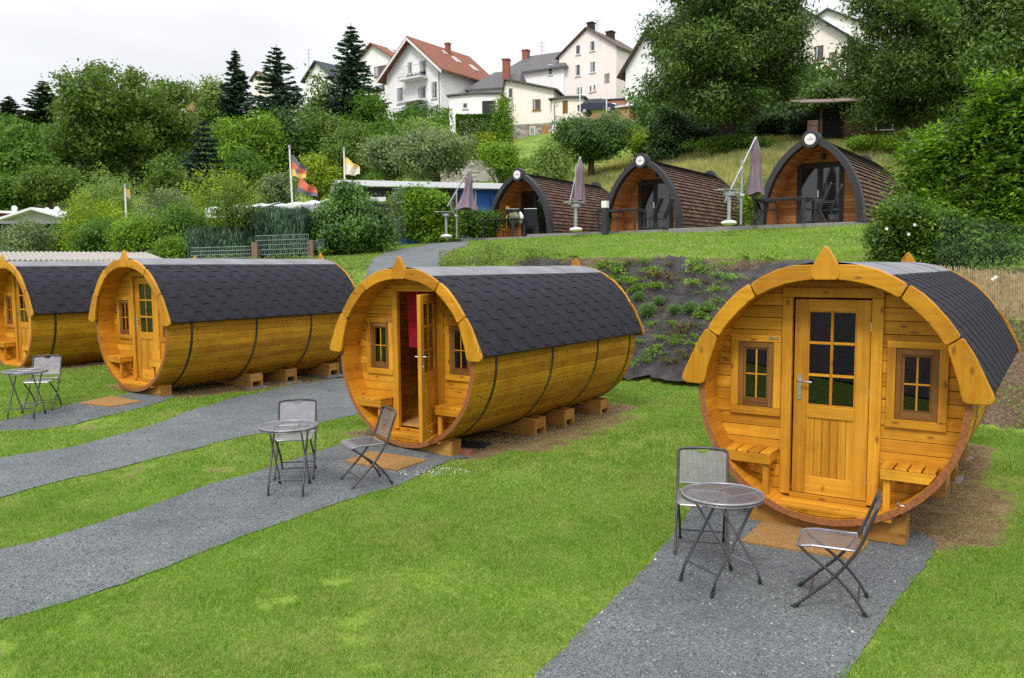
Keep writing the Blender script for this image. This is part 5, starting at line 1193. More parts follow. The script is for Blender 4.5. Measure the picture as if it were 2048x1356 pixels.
STONE = m_stone(); GLH = plain('house_glass', (.05, .055, .065), .08, .4, .3, spec=.9); CURT = plain('net_curtain', (.42, .42, .42), .8, .2, 2); OLDW = wood('old_barn_boards', (.055, .032, .022), (.14, .085, .06), rough=.85, coat=0, spec=.2)
GREYM = plain('grey_metal', (.22, .22, .24), .5, .1, 3, metal=.3)
class House:
    """front wall runs from its right corner (seen at pixel cx, base at the terrain) leftward; depth goes back"""
    def __init__(s, name, label, cx, Y, w, d, eave_px, apex_dz, yaw=-.62, wall=PLW, roof=ROR, base=None, over=.5, gable=True, par=None, plinth=None, off=None, roofthick=.16, ridge_x=0.0):
        c = AT(cx, 300, Y); ze = AT(cx, eave_px, Y).z; zb = h1(c.x, Y) if base is None else AT(cx, base, Y).z
        s.ax = Vector((math.cos(yaw), math.sin(yaw), 0)); s.ay = Vector((-math.sin(yaw), math.cos(yaw), 0)); s.w, s.d, s.h = w, d, ze-zb; s.yaw = yaw
        org = Vector((c.x, c.y, zb))-s.ax*(w/2); s.o = org; s.t = thing(name, label, 'house', org, yaw, None); s.wall = wall; hw = w/2; h = s.h
        b = MB(); A = apex_dz; rx = ridge_x*hw
        if par: b.box(-hw, hw, 0, d, -3, h)
        elif gable: b.prism([(-hw, -3), (hw, -3), (hw, h), (rx, h+A), (-hw, h)], 0, d, 'x')
        else: b.box(-hw, hw, 0, d, -3, h)
        s.wallo = b.build('wall', wall, s.t)
        if plinth: b = MB(); b.box(-hw-.03, hw+.03, -.03, d+.03, -3, plinth[1]); b.build('plinth', plinth[0], s.t)
        b = MB(); t = roofthick
        if par:
            e0, e1 = -hw-over, hw+over; ez = h-.25; r0, r1 = par; dm = d/2; V = [(e0, -over, ez), (e1, -over, ez), (e1, d+over, ez), (e0, d+over, ez), (r0, dm, h+A), (r1, dm, h+A)]; V += [(x, y, z+.16) for x, y, z in V]
            b.solid(V, [(6,7,11,10), (7,8,11), (8,9,10,11), (9,6,10), (0,4,5,1), (1,5,2), (2,5,4,3), (3,4,0), (0,1,7,6), (1,2,8,7), (2,3,9,8), (3,0,6,9)])
        elif gable:
            for sg in (-1, 1):
                ex = sg*(hw+over); run = abs(sg*hw-rx); ez = h-A/run*over; q = [(rx, h+A+.02), (ex, ez+.02), (ex, ez+t), (rx, h+A+t+.03)]; b.prism(q if sg < 0 else q, -over, d+over, 'y')
        s.roof = b.build('roof', roof, s.t) if gable else None
        s.A = A; s.rx = rx
    def plane(s, px, py, face):
        d = ray(px, py); n = s.ay if face == 'f' else s.ax; p0 = s.o if face == 'f' else s.o+s.ax*(s.w/2); c = Vector((0, 0, CAMH)); t = (p0-c).dot(n)/d.dot(n); P = c+d*t-s.o
        return (P.dot(s.ax), P.z) if face == 'f' else (P.dot(s.ay), P.z)
    def win(s, x0, y0, x1, y1, face='f', fr=WHITEP, gl=None, name='window', sill=True):
        a, zt = s.plane(x0, (y0+y1)/2, face)[0], s.plane((x0+x1)/2, y0, face)[1]; c, zb = s.plane(x1, (y0+y1)/2, face)[0], s.plane((x0+x1)/2, y1, face)[1]; a, c = sorted((a, c)); f = .07
        b = MB()
        def bx(u0, u1, p0, p1, z0, z1):
            if face == 'f': b.box(u0, u1, -p1, -p0, z0, z1)
            else: b.box(s.w/2+p0, s.w/2+p1, u0, u1, z0, z1)
        bx(a-f, a, .002, .06, zb-f, zt+f); bx(c, c+f, .002, .06, zb-f, zt+f); bx(a, c, .003, .058, zt, zt+f); bx(a, c, .003, .058, zb-f, zb); m2 = (a+c)/2
        if c-a > .6: bx(m2-.03, m2+.03, .003, .05, zb, zt)
        if sill: bx(a-.15, c+.15, .004, .14, zb-f-.06, zb-f-.002)
        w_ = b.build(name, fr, s.t); b = MB(); bx(a, c, .004, .02, zb, zt); b.build('pane', gl or GLH, w_)
        if gl is None and c-a > .5: b = MB(); bx(a+.02, a+(c-a)*.28, .022, .028, zb+.02, zt-.02); b.build('curtain', CURT, w_)
        return w_
    def chimney(s, lx, ly, z1, w_=.6, m_=None, z0=None):
        b = MB(); z0 = z0 if z0 is not None else s.h+.2; b.box(lx-w_/2, lx+w_/2, ly-w_/2, ly+w_/2, z0, z1); b.box(lx-w_/2-.08, lx+w_/2+.08, ly-w_/2-.08, ly+w_/2+.08, z1+.001, z1+.12); return b.build('chimney', m_ or REDB, s.roof or s.t)
    def skylight(s, u, v, w_=.8, l=1.1, name='roof_window'):
        """u along depth, v 0..1 from ridge to right eave"""
        hw = s.w/2; run = hw-s.rx; a = v; pt = lambda vv, uu, up: (s.rx+run*vv+up*s.A/math.hypot(run, s.A), uu, s.h+s.A*(1-vv)+.19+up*run/math.hypot(run, s.A)); dv = l/math.hypot(run, s.A)
        b = MB(); b.solid([pt(a, u, .0), pt(a, u+w_, .0), pt(a+dv, u+w_, .0), pt(a+dv, u, .0), pt(a, u, .09), pt(a, u+w_, .09), pt(a+dv, u+w_, .09), pt(a+dv, u, .09)], [(0,1,2,3), (7,6,5,4), (0,4,5,1), (1,5,6,2), (2,6,7,3), (3,7,4,0)]); f = b.build(name, WHITEP, s.roof)
        b = MB(); e_ = .12; b.face([pt(a+dv*.12, u+e_, .095), pt(a+dv*.88, u+e_, .095), pt(a+dv*.88, u+w_-e_, .095), pt(a+dv*.12, u+w_-e_, .095)]); b.build('pane', GLH, f)
    def pipe(s, face='f', u=None, top=None):
        b = MB(); u = s.w/2-.15 if u is None else u; b.tube([(u+.35, -.4, (top or s.h)-.1), (u, -.1, (top or s.h)-.6), (u, -.1, -1)], .05, 6); b.build('drainpipe', GREYM, s.t)
def antenna(label, px, top, bot, Y):
    a, c = AT(px, bot, Y), AT(px, top, Y); t = thing('antenna', label, 'antenna', a); hh = c.z-a.z; b = MB(); b.tube([(0, 0, -.5), (0, 0, hh)], .035, 5)
    b.build('mast', GREYM, t)
    for k in range(3): b = MB(); zz = hh*(.95-.22*k); b.tube([(-.45, 0, zz), (.45, 0, zz)], .02, 4); b.build('crossbar', GREYM, t)
# behind left: white house with red roof
hA = House('white_house', 'white house with red tiled roof half hidden behind the balcony house', 800, 101, 8.5, 9, 122, 2.6, -.62, PLW, ROR); hA.win(750,133,773,151, fr=REDB); hA.win(756,170,770,184); hA.skylight(2, .15)
# balcony house
h1_ = House('balcony_house', 'white three storey house with red tiled roof and two balconies', 883, 92, 8.2, 9.5, 131, 3.5, -.62, PLW, ROR, base=268, over=.9, plinth=(PLG, 1.2))
b = MB(); hw = 4.1
for sg in (-1, 1):
    o = [(sg*.0, h1_.h+3.5+.0), (sg*5.0, h1_.h-.77), (sg*5.0, h1_.h-1.07), (0, h1_.h+3.2)]; b.prism(o, -.96, -.90, 'x')
b.build('verge_board', WHITEP, h1_.t)
h1_.win(816,125,824,152); h1_.win(840,122,852,152); h1_.win(795,176,806,206); h1_.win(837,173,852,197); h1_.win(864,164,874,196); h1_.win(799,223,809,238); h1_.win(820,213,832,240); h1_.win(841,212,854,230); h1_.win(866,212,876,225)
def balcony(H_, x0, x1, ytop, yfl, face='f', dep=1.3, name='balcony'):
    a, zt = H_.plane(x0, ytop, 'f'); c, _ = H_.plane(x1, ytop, 'f'); _, zf = H_.plane((x0+x1)/2, yfl, 'f'); a, c = sorted((a, c)); zt = H_.plane((x0+x1)/2, ytop, 'f')[1]
    b = MB(); b.box(a, c, -dep, -.003, zf-.2, zf); o = b.build(name, WHITEP, H_.t); b = MB(); n_ = int((c-a)/.14)
    for pts in ([(a+.03, -.05), (a+.03, -dep+.03), (c-.03, -dep+.03), (c-.03, -.05)],):
        for zz in (zt, zf+.12): b.tube([(x, y, zz) for x, y in pts], .025, 5)
        b.tube([(a+.03, -dep+.03, zf), (a+.03, -dep+.03, zt)], .03, 5); b.tube([(c-.03, -dep+.03, zf), (c-.03, -dep+.03, zt)], .03, 5)
        for k in range(n_): x = a+.06+(c-a-.12)*k/n_; b.tube([(x, -dep+.03, zf+.1), (x, -dep+.03, zt)], .009, 4, cap=False)
    b.build('railing', GALV, o); return o, a, c, zf, zt
balcony(h1_, 810, 856, 136, 158); o_, a_, c_, zf_, zt_ = balcony(h1_, 810, 856, 182, 203); balcony(h1_, 770, 888, 222, 246, dep=2.2, name='terrace')
b = MB(); 
for k in range(5): b.face([(a_+.3+k*.6, -.05, zt_+2.0), (a_+.9+k*.6, -.05, zt_+2.0), (a_+.9+k*.6, -1.1, zt_+1.75), (a_+.3+k*.6, -1.1, zt_+1.75)]); b.face([(a_+.3+k*.6, -1.1, zt_+1.75), (a_+.9+k*.6, -1.1, zt_+1.75), (a_+.6+k*.6, -1.12, zt_+1.45)])
b.build('awning', WHITEP, h1_.t)
h1_.skylight(5.0, .38); h1_.skylight(7.4, .55); h1_.skylight(4.2, .2, .5, .7); h1_.chimney(.9, 5.2, h1_.h+3.9, .5); h1_.pipe()
# grey roofed house in the middle, with its low wing
h2 = House('grey_roof_house', 'white house with grey slate roof and dark chimney between balcony house and pink house', 1128, 99, 8.6, 8, 132, 2.7, -.5, PLW, ROG, par=(-2.6, 2.4)); h2.win(1098,130,1104,149); b = MB(); h2.chimney(-2.6, 3.5, h2.h+3.4, .75, REDB, h2.h+.5); antenna('roof antenna behind the grey slate roof', 1084, 84, 118, 97)
hw_ = House('low_wing', 'low white building with mossy grey roof and red brick chimney', 1034, 93, 5.6, 6.5, 172, 2.3, -.25, PLW, ROG, over=.4, par=(-.6, 2.6)); hw_.chimney(1.4, .9, hw_.h+3.1, .75, REDB, h2.h*0+hw_.h); pass
# cream house with stone cellar
h3 = House('cream_house', 'cream rendered house with stone cellar and long shallow roof', 1108, 88, 5.6, 7.5, 180, 1.35, -.28, PLC, ROG, base=290, over=.5, plinth=(STONE, 2.35), ridge_x=-.9)
h3.win(1067,200,1080,219, fr=BROWNW); h3.win(1018,177,1025,195, name='narrow_window'); h3.win(1061,255,1069,268, fr=WHITEP, sill=False)
b = MB(); x_, z_ = h3.plane(1085, 268, 'f'); x2_, z2_ = h3.plane(1096, 250, 'f'); b.box(x_, x2_, -.06, -.032, z_-1, z2_); b.build('cellar_door', MATS['larch_boards'], h3.t)
h3p = House('porch_wing', 'open porch wing on the right of the cream house with dark sloping roof', 1166, 86.5, 3.3, 3.2, 196, .1, -.28, PLC, ROG, base=232, over=.35); h3p.win(1127,203,1134,225, fr=BROWNW, gl=BROWNW, sill=False); h3p.pipe(u=-1.4)
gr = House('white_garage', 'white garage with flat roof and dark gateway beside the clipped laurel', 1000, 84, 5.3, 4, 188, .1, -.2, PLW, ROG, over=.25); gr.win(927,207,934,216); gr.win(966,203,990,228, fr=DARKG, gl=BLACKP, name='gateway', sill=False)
# pink tall house
h4 = House('pink_house', 'tall pale pink house with steep brown grey roof on the skyline', 1232, 95, 7.9, 7.0, 92, 2.6, -.66, PLP, ROB, base=235, over=.35)
for q in ((1153,91,1160,108), (1181,83,1189,101), (1152,130,1160,151), (1181,124,1190,144), (1154,175,1164,189), (1180,172,1183,183), (1188,170,1191,181)): h4.win(*q)
b = MB(); x_, z_ = h4.plane(1209, 167, 'f'); x2_, z2_ = h4.plane(1219, 146, 'f'); b.box(x_, x2_, -.03, -.002, z_, z2_); b.build('wall_panel', STONE, h4.t); h4.chimney(-.2, 1.2, h4.h+3.5, .7, BARKD); h4.chimney(.4, 4.6, h4.h+3.1, .8, BARKD); antenna('roof antenna on the pink house', 1194, 40, 60, 95)
h5 = House('white_house', 'white gabled house half hidden by the big cherry tree', 1342, 84, 5.2, 8, 124, 3.4, -.62, PLW, ROB, over=.7); h5.win(1285,150,1296,170); h5.win(1284,196,1295,210)
g2 = House('red_garage', 'low red brown garage between the cream house and the small shed', 1262, 90, 6.5, 4, 199, .05, -.3, ORB, ROD, over=.1); 
sh = House('garden_shed', 'small plywood shed with white roof edge right of the red garage', 1305, 76, 3.2, 2.5, 213, .12, -.2, RAWW, WHITEP, over=.25); sh.win(1283,222,1296,238, fr=BROWNW)
h6 = House('white_house', 'white house with dark gable roof seen between the cherry trees', 1688, 72, 9, 9, 72, 3.4, -.62, PLC, ROD, over=.6); h6.win(1632,93,1645,118, fr=BROWNW); h6.win(1660,106,1672,130, fr=BROWNW)
h7 = House('far_house', 'house with dark slate roof peeping over the cherry trees', 1755, 90, 11, 8, 62, 3, -.5, PLW, ROG, over=.5); h7.chimney(-4.4, 2, h7.h+4.2, .9, BARKD)
h8 = House('far_house', 'far house with orange brick wall between round tree and willow', 404, 118, 3.2, 5, 206, 1.3, -.6, ORB, ROB, over=.5); h9 = House('far_house', 'pale far house left of the orange brick one', 386, 120, 3.4, 5, 200, 1.2, -.6, PLW, ROB, over=.5); pass
h10 = House('far_house', 'far white house with dark roof between the spruces', 664, 112, 5.5, 8, 148, 2.0, -.7, PLW, ROD, over=.5); h11 = House('far_house', 'far pale house peeping out left of the broad spruce', 532, 120, 2.4, 3, 155, .9, -.6, PLC, ROB, over=.4)
antenna('thin antenna over the far dark roofed house', 618, 98, 135, 112); antenna('thin antenna over the far left houses', 394, 178, 195, 118)
# parked car
t = thing('parked_car', 'dark blue parked car by the red garage', 'car', AT(1198, 229, 84), -.35); CARP = plain('car_paint', (.02, .025, .05), .25, .1, 2, metal=.4, coat=.5); b = MB()
b.prism([(-2.0,.3),(2.0,.3),(2.05,.75),(1.6,.9),(1.0,.98),(.5,1.42),(-.9,1.46),(-1.6,1.05),(-2.05,.95)], -.85, .85, 'x'); body = b.build('body', CARP, t, .08)
b = MB(); b.prism([(.9,1.0),(.45,1.37),(-.85,1.40),(-1.4,1.05)], -.862, .862, 'x'); b.build('side_glass', GLH, body)
for x in (-1.3, 1.25):
    for y in (-.78, .78): b = MB(); b.tube([(x, y-.1, .32), (x, y+.1, .32)], .32, 16); w_ = b.build('wheel', BLACKP, t); b = MB(); b.tube([(x, y-.11, .32), (x, y+.11, .32)], .18, 10); b.build('rim', GALV, w_)
for y in (-.6, .6): b = MB(); b.box(-2.07, -2.0, y-.15, y+.15, .7, .88); b.build('tail_light', plain('tail_red', (.4, .02, .01), .3) if 'tail_red' not in MATS else MATS['tail_red'], t)
for px, lb in ((1160, 'white pole left of the parked car'), (1213, 'white pole right of the parked car')):
    b = MB(); b.tube([(0, 0, -1), (0, 0, 3.2)], .06, 6); o = b.build('pole', WHITEP); o.location = AT(px, 233, 82); tag(o, lb, 'pole')
def hedgebox(label, x0, x1, top, bot, Y, key, seed, dep=1.6, n=26000, leaf=.2):
    a, c = AT(x0, bot, Y), AT(x1, bot, Y); hh = AT(x0, top, Y).z-a.z; t = thing('hedge', label, 'hedge', (a+c)/2, 0); r = np.random.default_rng(seed); W = c.x-a.x; P = r.uniform(-.5, .5, (n, 3)); k = r.integers(0, 3, n); P[np.arange(n), k] = np.sign(P[np.arange(n), k])*.5; P = P*(1+r.normal(0, .03, (n, 3)))*np.array([W, dep, hh*1.4])+np.array([0, 0, hh/2-hh*.2])
    d = unit(r.normal(size=(n, 3))); s = r.uniform(.5, 1, n)[:, None]*leaf; quads(P, d*s*.5, unit(np.cross(d, r.normal(size=(n, 3))))*s*.5, 'foliage', G[key], t)
hedgebox('dark clipped hedge below the white garage', 915, 994, 232, 264, 79, 'mid', 1); hedgebox('clipped yellow green hedge sloping down beneath the dark hedge', 950, 990, 268, 290, 76, 'yel', 2)
t = thing('board_fence', 'pale board fence panel left of the stone cellar', 'fence', AT(1010, 288, 79), -.2); b = MB()
for k in range(12): b.box(-1+k*.15, -.87+k*.15, 0, .03, -.3, 1.5, 'z')
b.build('boards', RAWW, t)
t = thing('stone_wall', 'grey dry stone wall on the slope behind the orchard trees', 'wall', AT(930, 335, 58), -.3); b = MB(); b.box(-2.6, 2.6, 0, .4, -1, .5); b.build('stones', STONE, t)

# old barn at the right
t = thing('old_barn', 'old dark wooden barn with rusty corrugated roof under the cherry tree', 'barn', AT(1710, 282, 48), -.12); b = MB(); s_ = FPX/48; z = -.6
while z < 1.9: b.box(-.6, 3.6, 0, .05, z, z+.19, 'x'); b.box(-.6, -.55, .06, 3, z, z+.19, 'y'); z += .2
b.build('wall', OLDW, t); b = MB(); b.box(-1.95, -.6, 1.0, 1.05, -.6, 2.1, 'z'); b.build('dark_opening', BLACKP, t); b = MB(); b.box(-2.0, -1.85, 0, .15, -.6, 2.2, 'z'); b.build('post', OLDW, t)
b = MB(); b.box(-2.7, -2.1, -.05, 0, -.6, 1.25, 'z'); d_ = b.build('door', wood('weathered_door', (.16,.10,.075), (.30,.20,.15), rough=.8, coat=0), t); b = MB(); b.box(-2.68, -2.12, -.08, -.052, .55, .68, 'x'); b.box(-2.68, -2.12, -.08, -.052, .95, 1.08, 'x'); b.build('brace', MATS['weathered_door'], d_)
b = MB(); b.box(1.1, 2.1, -.04, -.002, .55, 1.45); w_ = b.build('window', WHITEP, t); b = MB(); b.box(1.18, 2.02, -.05, -.041, .63, 1.38); b.build('pane', GLH, w_)
RUST = plain('rusty_tin', (.17, .11, .09), .7, .4, 2); b = MB(); n_ = 60
for k in range(n_):
    x0, x1 = -3.2+k*.12, -3.2+(k+1)*.12; f = lambda x: 2.15+.03*math.sin(x*52); b.face([(x0, -.7, f(x0)), (x1, -.7, f(x1)), (x1, 3.2, f(x1)+.9), (x0, 3.2, f(x0)+.9)]); b.face([(x0, -.7, f(x0)-.05), (x1, -.7, f(x1)-.05), (x1, -.7, f(x1)), (x0, -.7, f(x0))])
b.build('roof', RUST, t)

# ------------------------------------------------------------------ sheds, marquee, fences at the left
WSH = plain('white_sheeting', (.66, .67, .69), .5, .06, 1); BLUEP = plain('blue_paint', (.012, .11, .38), .5, .12, 1); LBLUE = plain('pale_blue_paint', (.20, .36, .42), .6, .1, 2); PGREY = plain('pale_grey_boards', (.40, .40, .42), .7, .1, 3)
def shed(name, label, cat, px, py, Y, w, d, hwall, rise, yaw, wall, roof, over=.3, gable=True, extra=None):
    t = thing(name, label, cat, AT(px, py, Y), yaw); b = MB(); hw = w/2; b.prism([(-hw, -2), (hw, -2), (hw, hwall), (0, hwall+rise), (-hw, hwall)] if gable else [(-hw, -2), (hw, -2), (hw, hwall), (-hw, hwall+rise)], 0, d, 'x'); b.build('wall', wall, t); b = MB()
    if gable:
        for sg in (-1, 1): ex = sg*(hw+over); ez = hwall-rise/hw*over; b.prism([(0, hwall+rise+.01), (ex, ez+.01), (ex, ez+.12), (0, hwall+rise+.13)], -over, d+over, 'y')
    else: b.prism([(-hw-over, hwall+rise+.02), (hw+over, hwall+.02), (hw+over, hwall+.14), (-hw-over, hwall+rise+.14)], -over, d+over, 'y')
    b.build('roof', roof, t); return t
t = shed('garden_house', 'pale grey garden house with white gable roof behind the left hedge', 'garden house', 76, 470, 42, 3.6, 3, .75, .5, -.1, PGREY, WSH, .45)
t = shed('flat_shed', 'long low shed with white roof at the left edge', 'shed', 4, 470, 42.5, 3.4, 3, 1.0, .2, .0, plain('dark_red_boards', (.12, .03, .03), .7), WSH, .4, False)
b = MB(); 
for k in range(3): b.box(-1.2+k*.8, -.7+k*.8, -.04, -.003, .35, .75); w_ = None
b.build('windows', GLH, t)
t = shed('carport', 'grey roofed blue lean-to in front of the garden house', 'lean-to', 40, 505, 36, 4.6, 1.6, 1.2, .05, -.05, DARKG, GREYM, .3, False)
b = MB(); b.box(-2.4, -1.7, -.2, -.1, -.8, 1.1); b.build('blue_post', LBLUE, t)
t = shed('small_shed', 'tiny pale blue shed behind the corrugated roof', 'shed', 131, 500, 33, .55, .6, .15, .14, -.1, LBLUE, GREYM, .06)
for px, py, lb in ((29, 417, 'round white satellite dish at the left, nearest the frame edge'), (94, 421, 'dull satellite dish in the middle of the three'), (114, 419, 'round satellite dish right of the dull one')):
    t = thing('satellite_dish', lb, 'satellite dish', AT(px, py, 44), .3); b = MB(); rr = .14
    rings = [[(r_*math.cos(a), -.06*(1-(r_/.15)**2), r_*math.sin(a)) for a in np.linspace(0, 6.28, 17)[:-1]] for r_ in (.001, .07, .14)]
    for i in range(2):
        for k in range(16): b.face([rings[i][k], rings[i+1][k], rings[i+1][(k+1) % 16], rings[i][(k+1) % 16]])
    o = b.build('dish', WHITEP, t); o.scale = (1.05, 1, 1.15); b = MB(); b.tube([(0, .02, 0), (0, .02, -.6)], .02, 5); b.build('mast', GREYM, t)
# corrugated roof just behind the third cabin
t = thing('corrugated_shed', 'long open shed with pale corrugated roof behind the two left barrel cabins', 'shed', (0, 0, 0)); b = MB(); A, B_, C_, D_ = AT(-60, 519, 21.0), AT(268, 519, 21.0), AT(330, 521, 21.4), AT(-60, 503, 27.5); E_ = AT(238, 504, 27.5); F_ = AT(332, 520, 21.8)
CORR = plain('corrugated_cement', (.31, .29, .255), .8, .12, 2); n_ = 150
for k in range(n_):
    u0, u1 = k/n_, (k+1)/n_; cz = lambda u: .022*math.sin(u*n_*math.pi*.5); f0, f1 = A.lerp(F_, u0), A.lerp(F_, u1); g0, g1 = D_.lerp(E_+Vector((.9,0,0)), u0), D_.lerp(E_+Vector((.9,0,0)), u1)
    z3 = Vector((0, 0, 1)); b.face([f0+z3*cz(u0), f1+z3*cz(u1), g1+z3*cz(u1), g0+z3*cz(u0)]); b.face([f0+z3*(cz(u0)-.03), f1+z3*(cz(u1)-.03), f1+z3*cz(u1), f0+z3*cz(u0)])
b.build('roof', CORR, t, smooth='all'); b = MB(); b.box(A.x, F_.x-.3, A.y+.3, A.y+.36, A.z-.22, A.z-.05, 'x'); b.build('beam', RAWW, t); b = MB(); b.box(A.x, F_.x-.4, A.y+2.2, A.y+2.3, h1(A.x, A.y)-.3, A.z-.05, 'x'); b.build('rear_wall', OLDW, t)
for k in range(5): x = A.x+.4+(F_.x-A.x-1)*k/4; b = MB(); b.box(x, x+.1, A.y+.25, A.y+.299, h1(x, A.y)-.2, A.z-.05, 'z'); b.build('post', RAWW, t)
# marquees
def marquee(label, x0, x1, ytop, ybot, Y, seed):
    a, c = AT(x0, ybot, Y), AT(x1, ybot, Y); hh = AT(x0, ytop, Y).z-a.z; t = thing('marquee', label, 'marquee', (a+c)/2, 0); b = MB(); W = c.x-a.x; nx_, ny_ = 16, 8
    def Z(u, v): return hh*(.55+.45*(1-abs(v-.5)*2)**.9)*(1-.12*math.sin(u*math.pi*3)**2)*(.75+.25*u)
    for i in range(nx_):
        for j in range(ny_):
            u0, u1, v0, v1 = i/nx_, (i+1)/nx_, j/ny_, (j+1)/ny_; b.face([((u-.5)*W, (v-.5)*3, Z(u, v)) for u, v in ((u0, v0), (u1, v0), (u1, v1), (u0, v1))])
    b.build('roof', WSH, t, smooth='all'); b = MB()
    for i in range(nx_): u0, u1 = i/nx_, (i+1)/nx_; b.face([((u0-.5)*W, -1.5, -.08), ((u1-.5)*W, -1.5, -.08), ((u1-.5)*W, -1.5, Z(u1, 0)), ((u0-.5)*W, -1.5, Z(u0, 0))])
    b.build('side', WSH, t)
marquee('white marquee roof behind the conifer hedge, left of the flagpole', 440, 560, 404, 435, 31, 1); marquee('white marquee roof sloping up to the right of the flagpole', 560, 660, 398, 430, 31.5, 2); marquee('small white marquee tip between the laurel and the ivy screen', 744, 784, 397, 405, 30, 3)
# long blue shed
t = thing('blue_shed', 'long blue shed with pale flat roof behind the climber and the left pod', 'shed', AT(985, 475, 37.5), .28); b = MB(); b.box(-1.5, 1.2, 0, .1, -.5, 2.15); b.build('wall', BLUEP, t); b = MB(); b.box(-6.2, -1.503, 0, .1, -.5, 2.15); b.build('dark_wall', DARKG, t); b = MB(); b.prism([(-7.0, 2.16), (1.6, 2.16), (1.6, 2.40), (-7.0, 2.40)], -.6, 3.2, 'x'); b.build('roof', WSH, t)
for x in (-.75, -.05): b = MB(); b.box(x, x+.6, -.05, -.003, .2, 2.0); b.build('door', BLUEP, t)
for x in (-2.8, -2.2, -1.6): b = MB(); b.box(x, x+.4, -.04, -.003, .5, 1.6); b.build('window', GLH, t)
b = MB(); b.box(-.82, -.76, -.06, -.003, -.2, 2.1); b.build('trim', WHITEP, t)
b = MB(); b.box(-.9, .9, 0, .6, -.2, .9); o = b.build('blue_pool_side', BLUEP); o.location = ON(845, 33.6)+Vector((0, 0, .1)); tag(o, 'bright blue panel glimpsed low behind the climber', 'panel')
# flags
BLK = plain('flag_black', (.13, .13, .155), .8, .1); REDF = plain('flag_red', (.62, .15, .09), .8, .1); GLD = plain('flag_gold', (.78, .52, .16), .8, .1); WHF = plain('flag_white', (.68, .6, .5), .8, .1)
def flag(pole_label, flags, px, top, bot, Y, pxb):
    a, c = AT(pxb, bot, Y), AT(px, top, Y); t = thing('flagpole', pole_label, 'flagpole', a); b = MB(); b.tube([Vector((0, 0, -1.5)), c-a], [.045, .028], 8); b.build('pole', WHITEP, t); b = MB(); b.tube([c-a, c-a+Vector((0, 0, .12))], .05, 8); b.build('finial', GALV, t)
    for lab, cs, mats in flags:
        P = [AT(x, y, Y) for x, y in cs]; o0 = P[0]; b = MB(); n_ = 12; m2 = 6
        for i in range(n_):
            for j in range(m2):
                def Q(u, v): p = P[0].lerp(P[1], u).lerp(P[3].lerp(P[2], u), v)-o0; return p+Vector((0, .12*math.sin(u*8+v*3)*u+.05, .03*math.sin(u*9)))
                u0, u1, v0, v1 = i/n_, (i+1)/n_, j/m2, (j+1)/m2; b.face([Q(u0, v0), Q(u1, v0), Q(u1, v1), Q(u0, v1)], None, .5, min(len(mats)-1, int((v0+.01)*len(mats))))
        if len(mats) == 3 and 'eagle' in lab:
            c2 = P[0].lerp(P[1], .38).lerp(P[3].lerp(P[2], .38), .62)-o0
            b.face([tuple(c2+Vector((dx, -.02, dz))) for dx, dz in ((-.09, .07), (-.03, .02), (0, .09), (.03, .02), (.09, .07), (.05, -.06), (0, -.1), (-.05, -.06))], None, .5, 0)
        o = b.build('flag', mats, smooth='all'); o.location = o0; tag(o, lab, 'flag')
flag('white flagpole behind the conifer hedge carrying two flags', [('black, red and gold flag with a small dark eagle, upper one on the pole', [(582,308), (612,336), (613,358), (584,352)], [BLK, REDF, GLD]), ('red and grey flag flying lowest on the pole', [(599,356), (630,376), (637,395), (592,384)], [REDF, REDF, BLK])], 579, 297, 420, 29.5, 587)
flag('flagpole rising behind the big laurel', [('faded yellow and white flag behind the laurel', [(690,314), (718,333), (720,349), (690,350)], [GLD, WHF, WHF])], 688, 300, 400, 33, 690)
flag('thin short flagpole over the left hedge', [('small yellow and white pennant over the left hedge', [(249,376), (256,380), (261,399), (252,393)], [GLD, WHF])], 250, 374, 425, 31, 251)
# fences
WIREG = plain('green_grey_wire', (.13, .17, .16), .5, .1, metal=.4); POSTB = plain('rust_brown_post', (.19, .115, .085), .8, .2)
def panel(parent, a, c, z0a, z0c, hh):
    b = MB(); n_ = int((c-a).length/.06); 
    for k in range(n_+1): p = a.lerp(c, k/n_); zb = z0a+(z0c-z0a)*k/n_; b.box(p.x-.0055, p.x+.0055, p.y-.004, p.y+.004, zb, zb+hh)
    for j in range(5):
        zz = hh*j/4; q0, q1 = Vector((a.x, a.y-.01, z0a+zz)), Vector((c.x, c.y-.01, z0c+zz)); b.tube([q0, q1], .010, 5)
    return b.build('wire_panel', WIREG, parent)
t = thing('panel_fence', 'green wire panel fence in two steps behind the third barrel cabin', 'fence', (0, 0, 0)); 
for x0, x1, yt, yb, Y in ((383, 508, 496, 526, 23.8), (512, 618, 472, 510, 24.0), (626, 648, 482, 500, 24.5)): a, c = AT(x0, yb, Y), AT(x1, yb-4, Y+.3); panel(t, a, c, a.z, c.z, AT(x0, yt, Y).z-a.z)
for px, yt, Y in ((510, 484, 23.9), (621, 480, 24.4)): p = ON(px, Y); b = MB(); b.box(p.x-.08, p.x+.08, p.y-.08, p.y+.08, p.z-.3, AT(px, yt, Y).z); b.build('post', POSTB, t)
t = thing('screen_fence', 'grey wire screen fence under the laurel and climber', 'fence', (0, 0, 0)); a, c = AT(735, 490, 28), AT(800, 488, 30); panel(t, a, c, a.z, c.z, .85)
t = thing('tall_screen', 'tall wire screen with climbing plants left of the ivy', 'fence', (0, 0, 0)); a, c = AT(787, 490, 31), AT(812, 488, 31); panel(t, a, c, a.z, c.z, 2.1)
GREYP = plain('weathered_post', (.25, .22, .18), .85, .3)
fpx = [(548, 368, 403, 44), (650, 362, 392, 46), (742, 362, 398, 45), (790, 362, 390, 46), (842, 355, 388, 46.5), (898, 350, 378, 47), (955, 343, 376, 47.5), (1012, 330, 362, 48)]
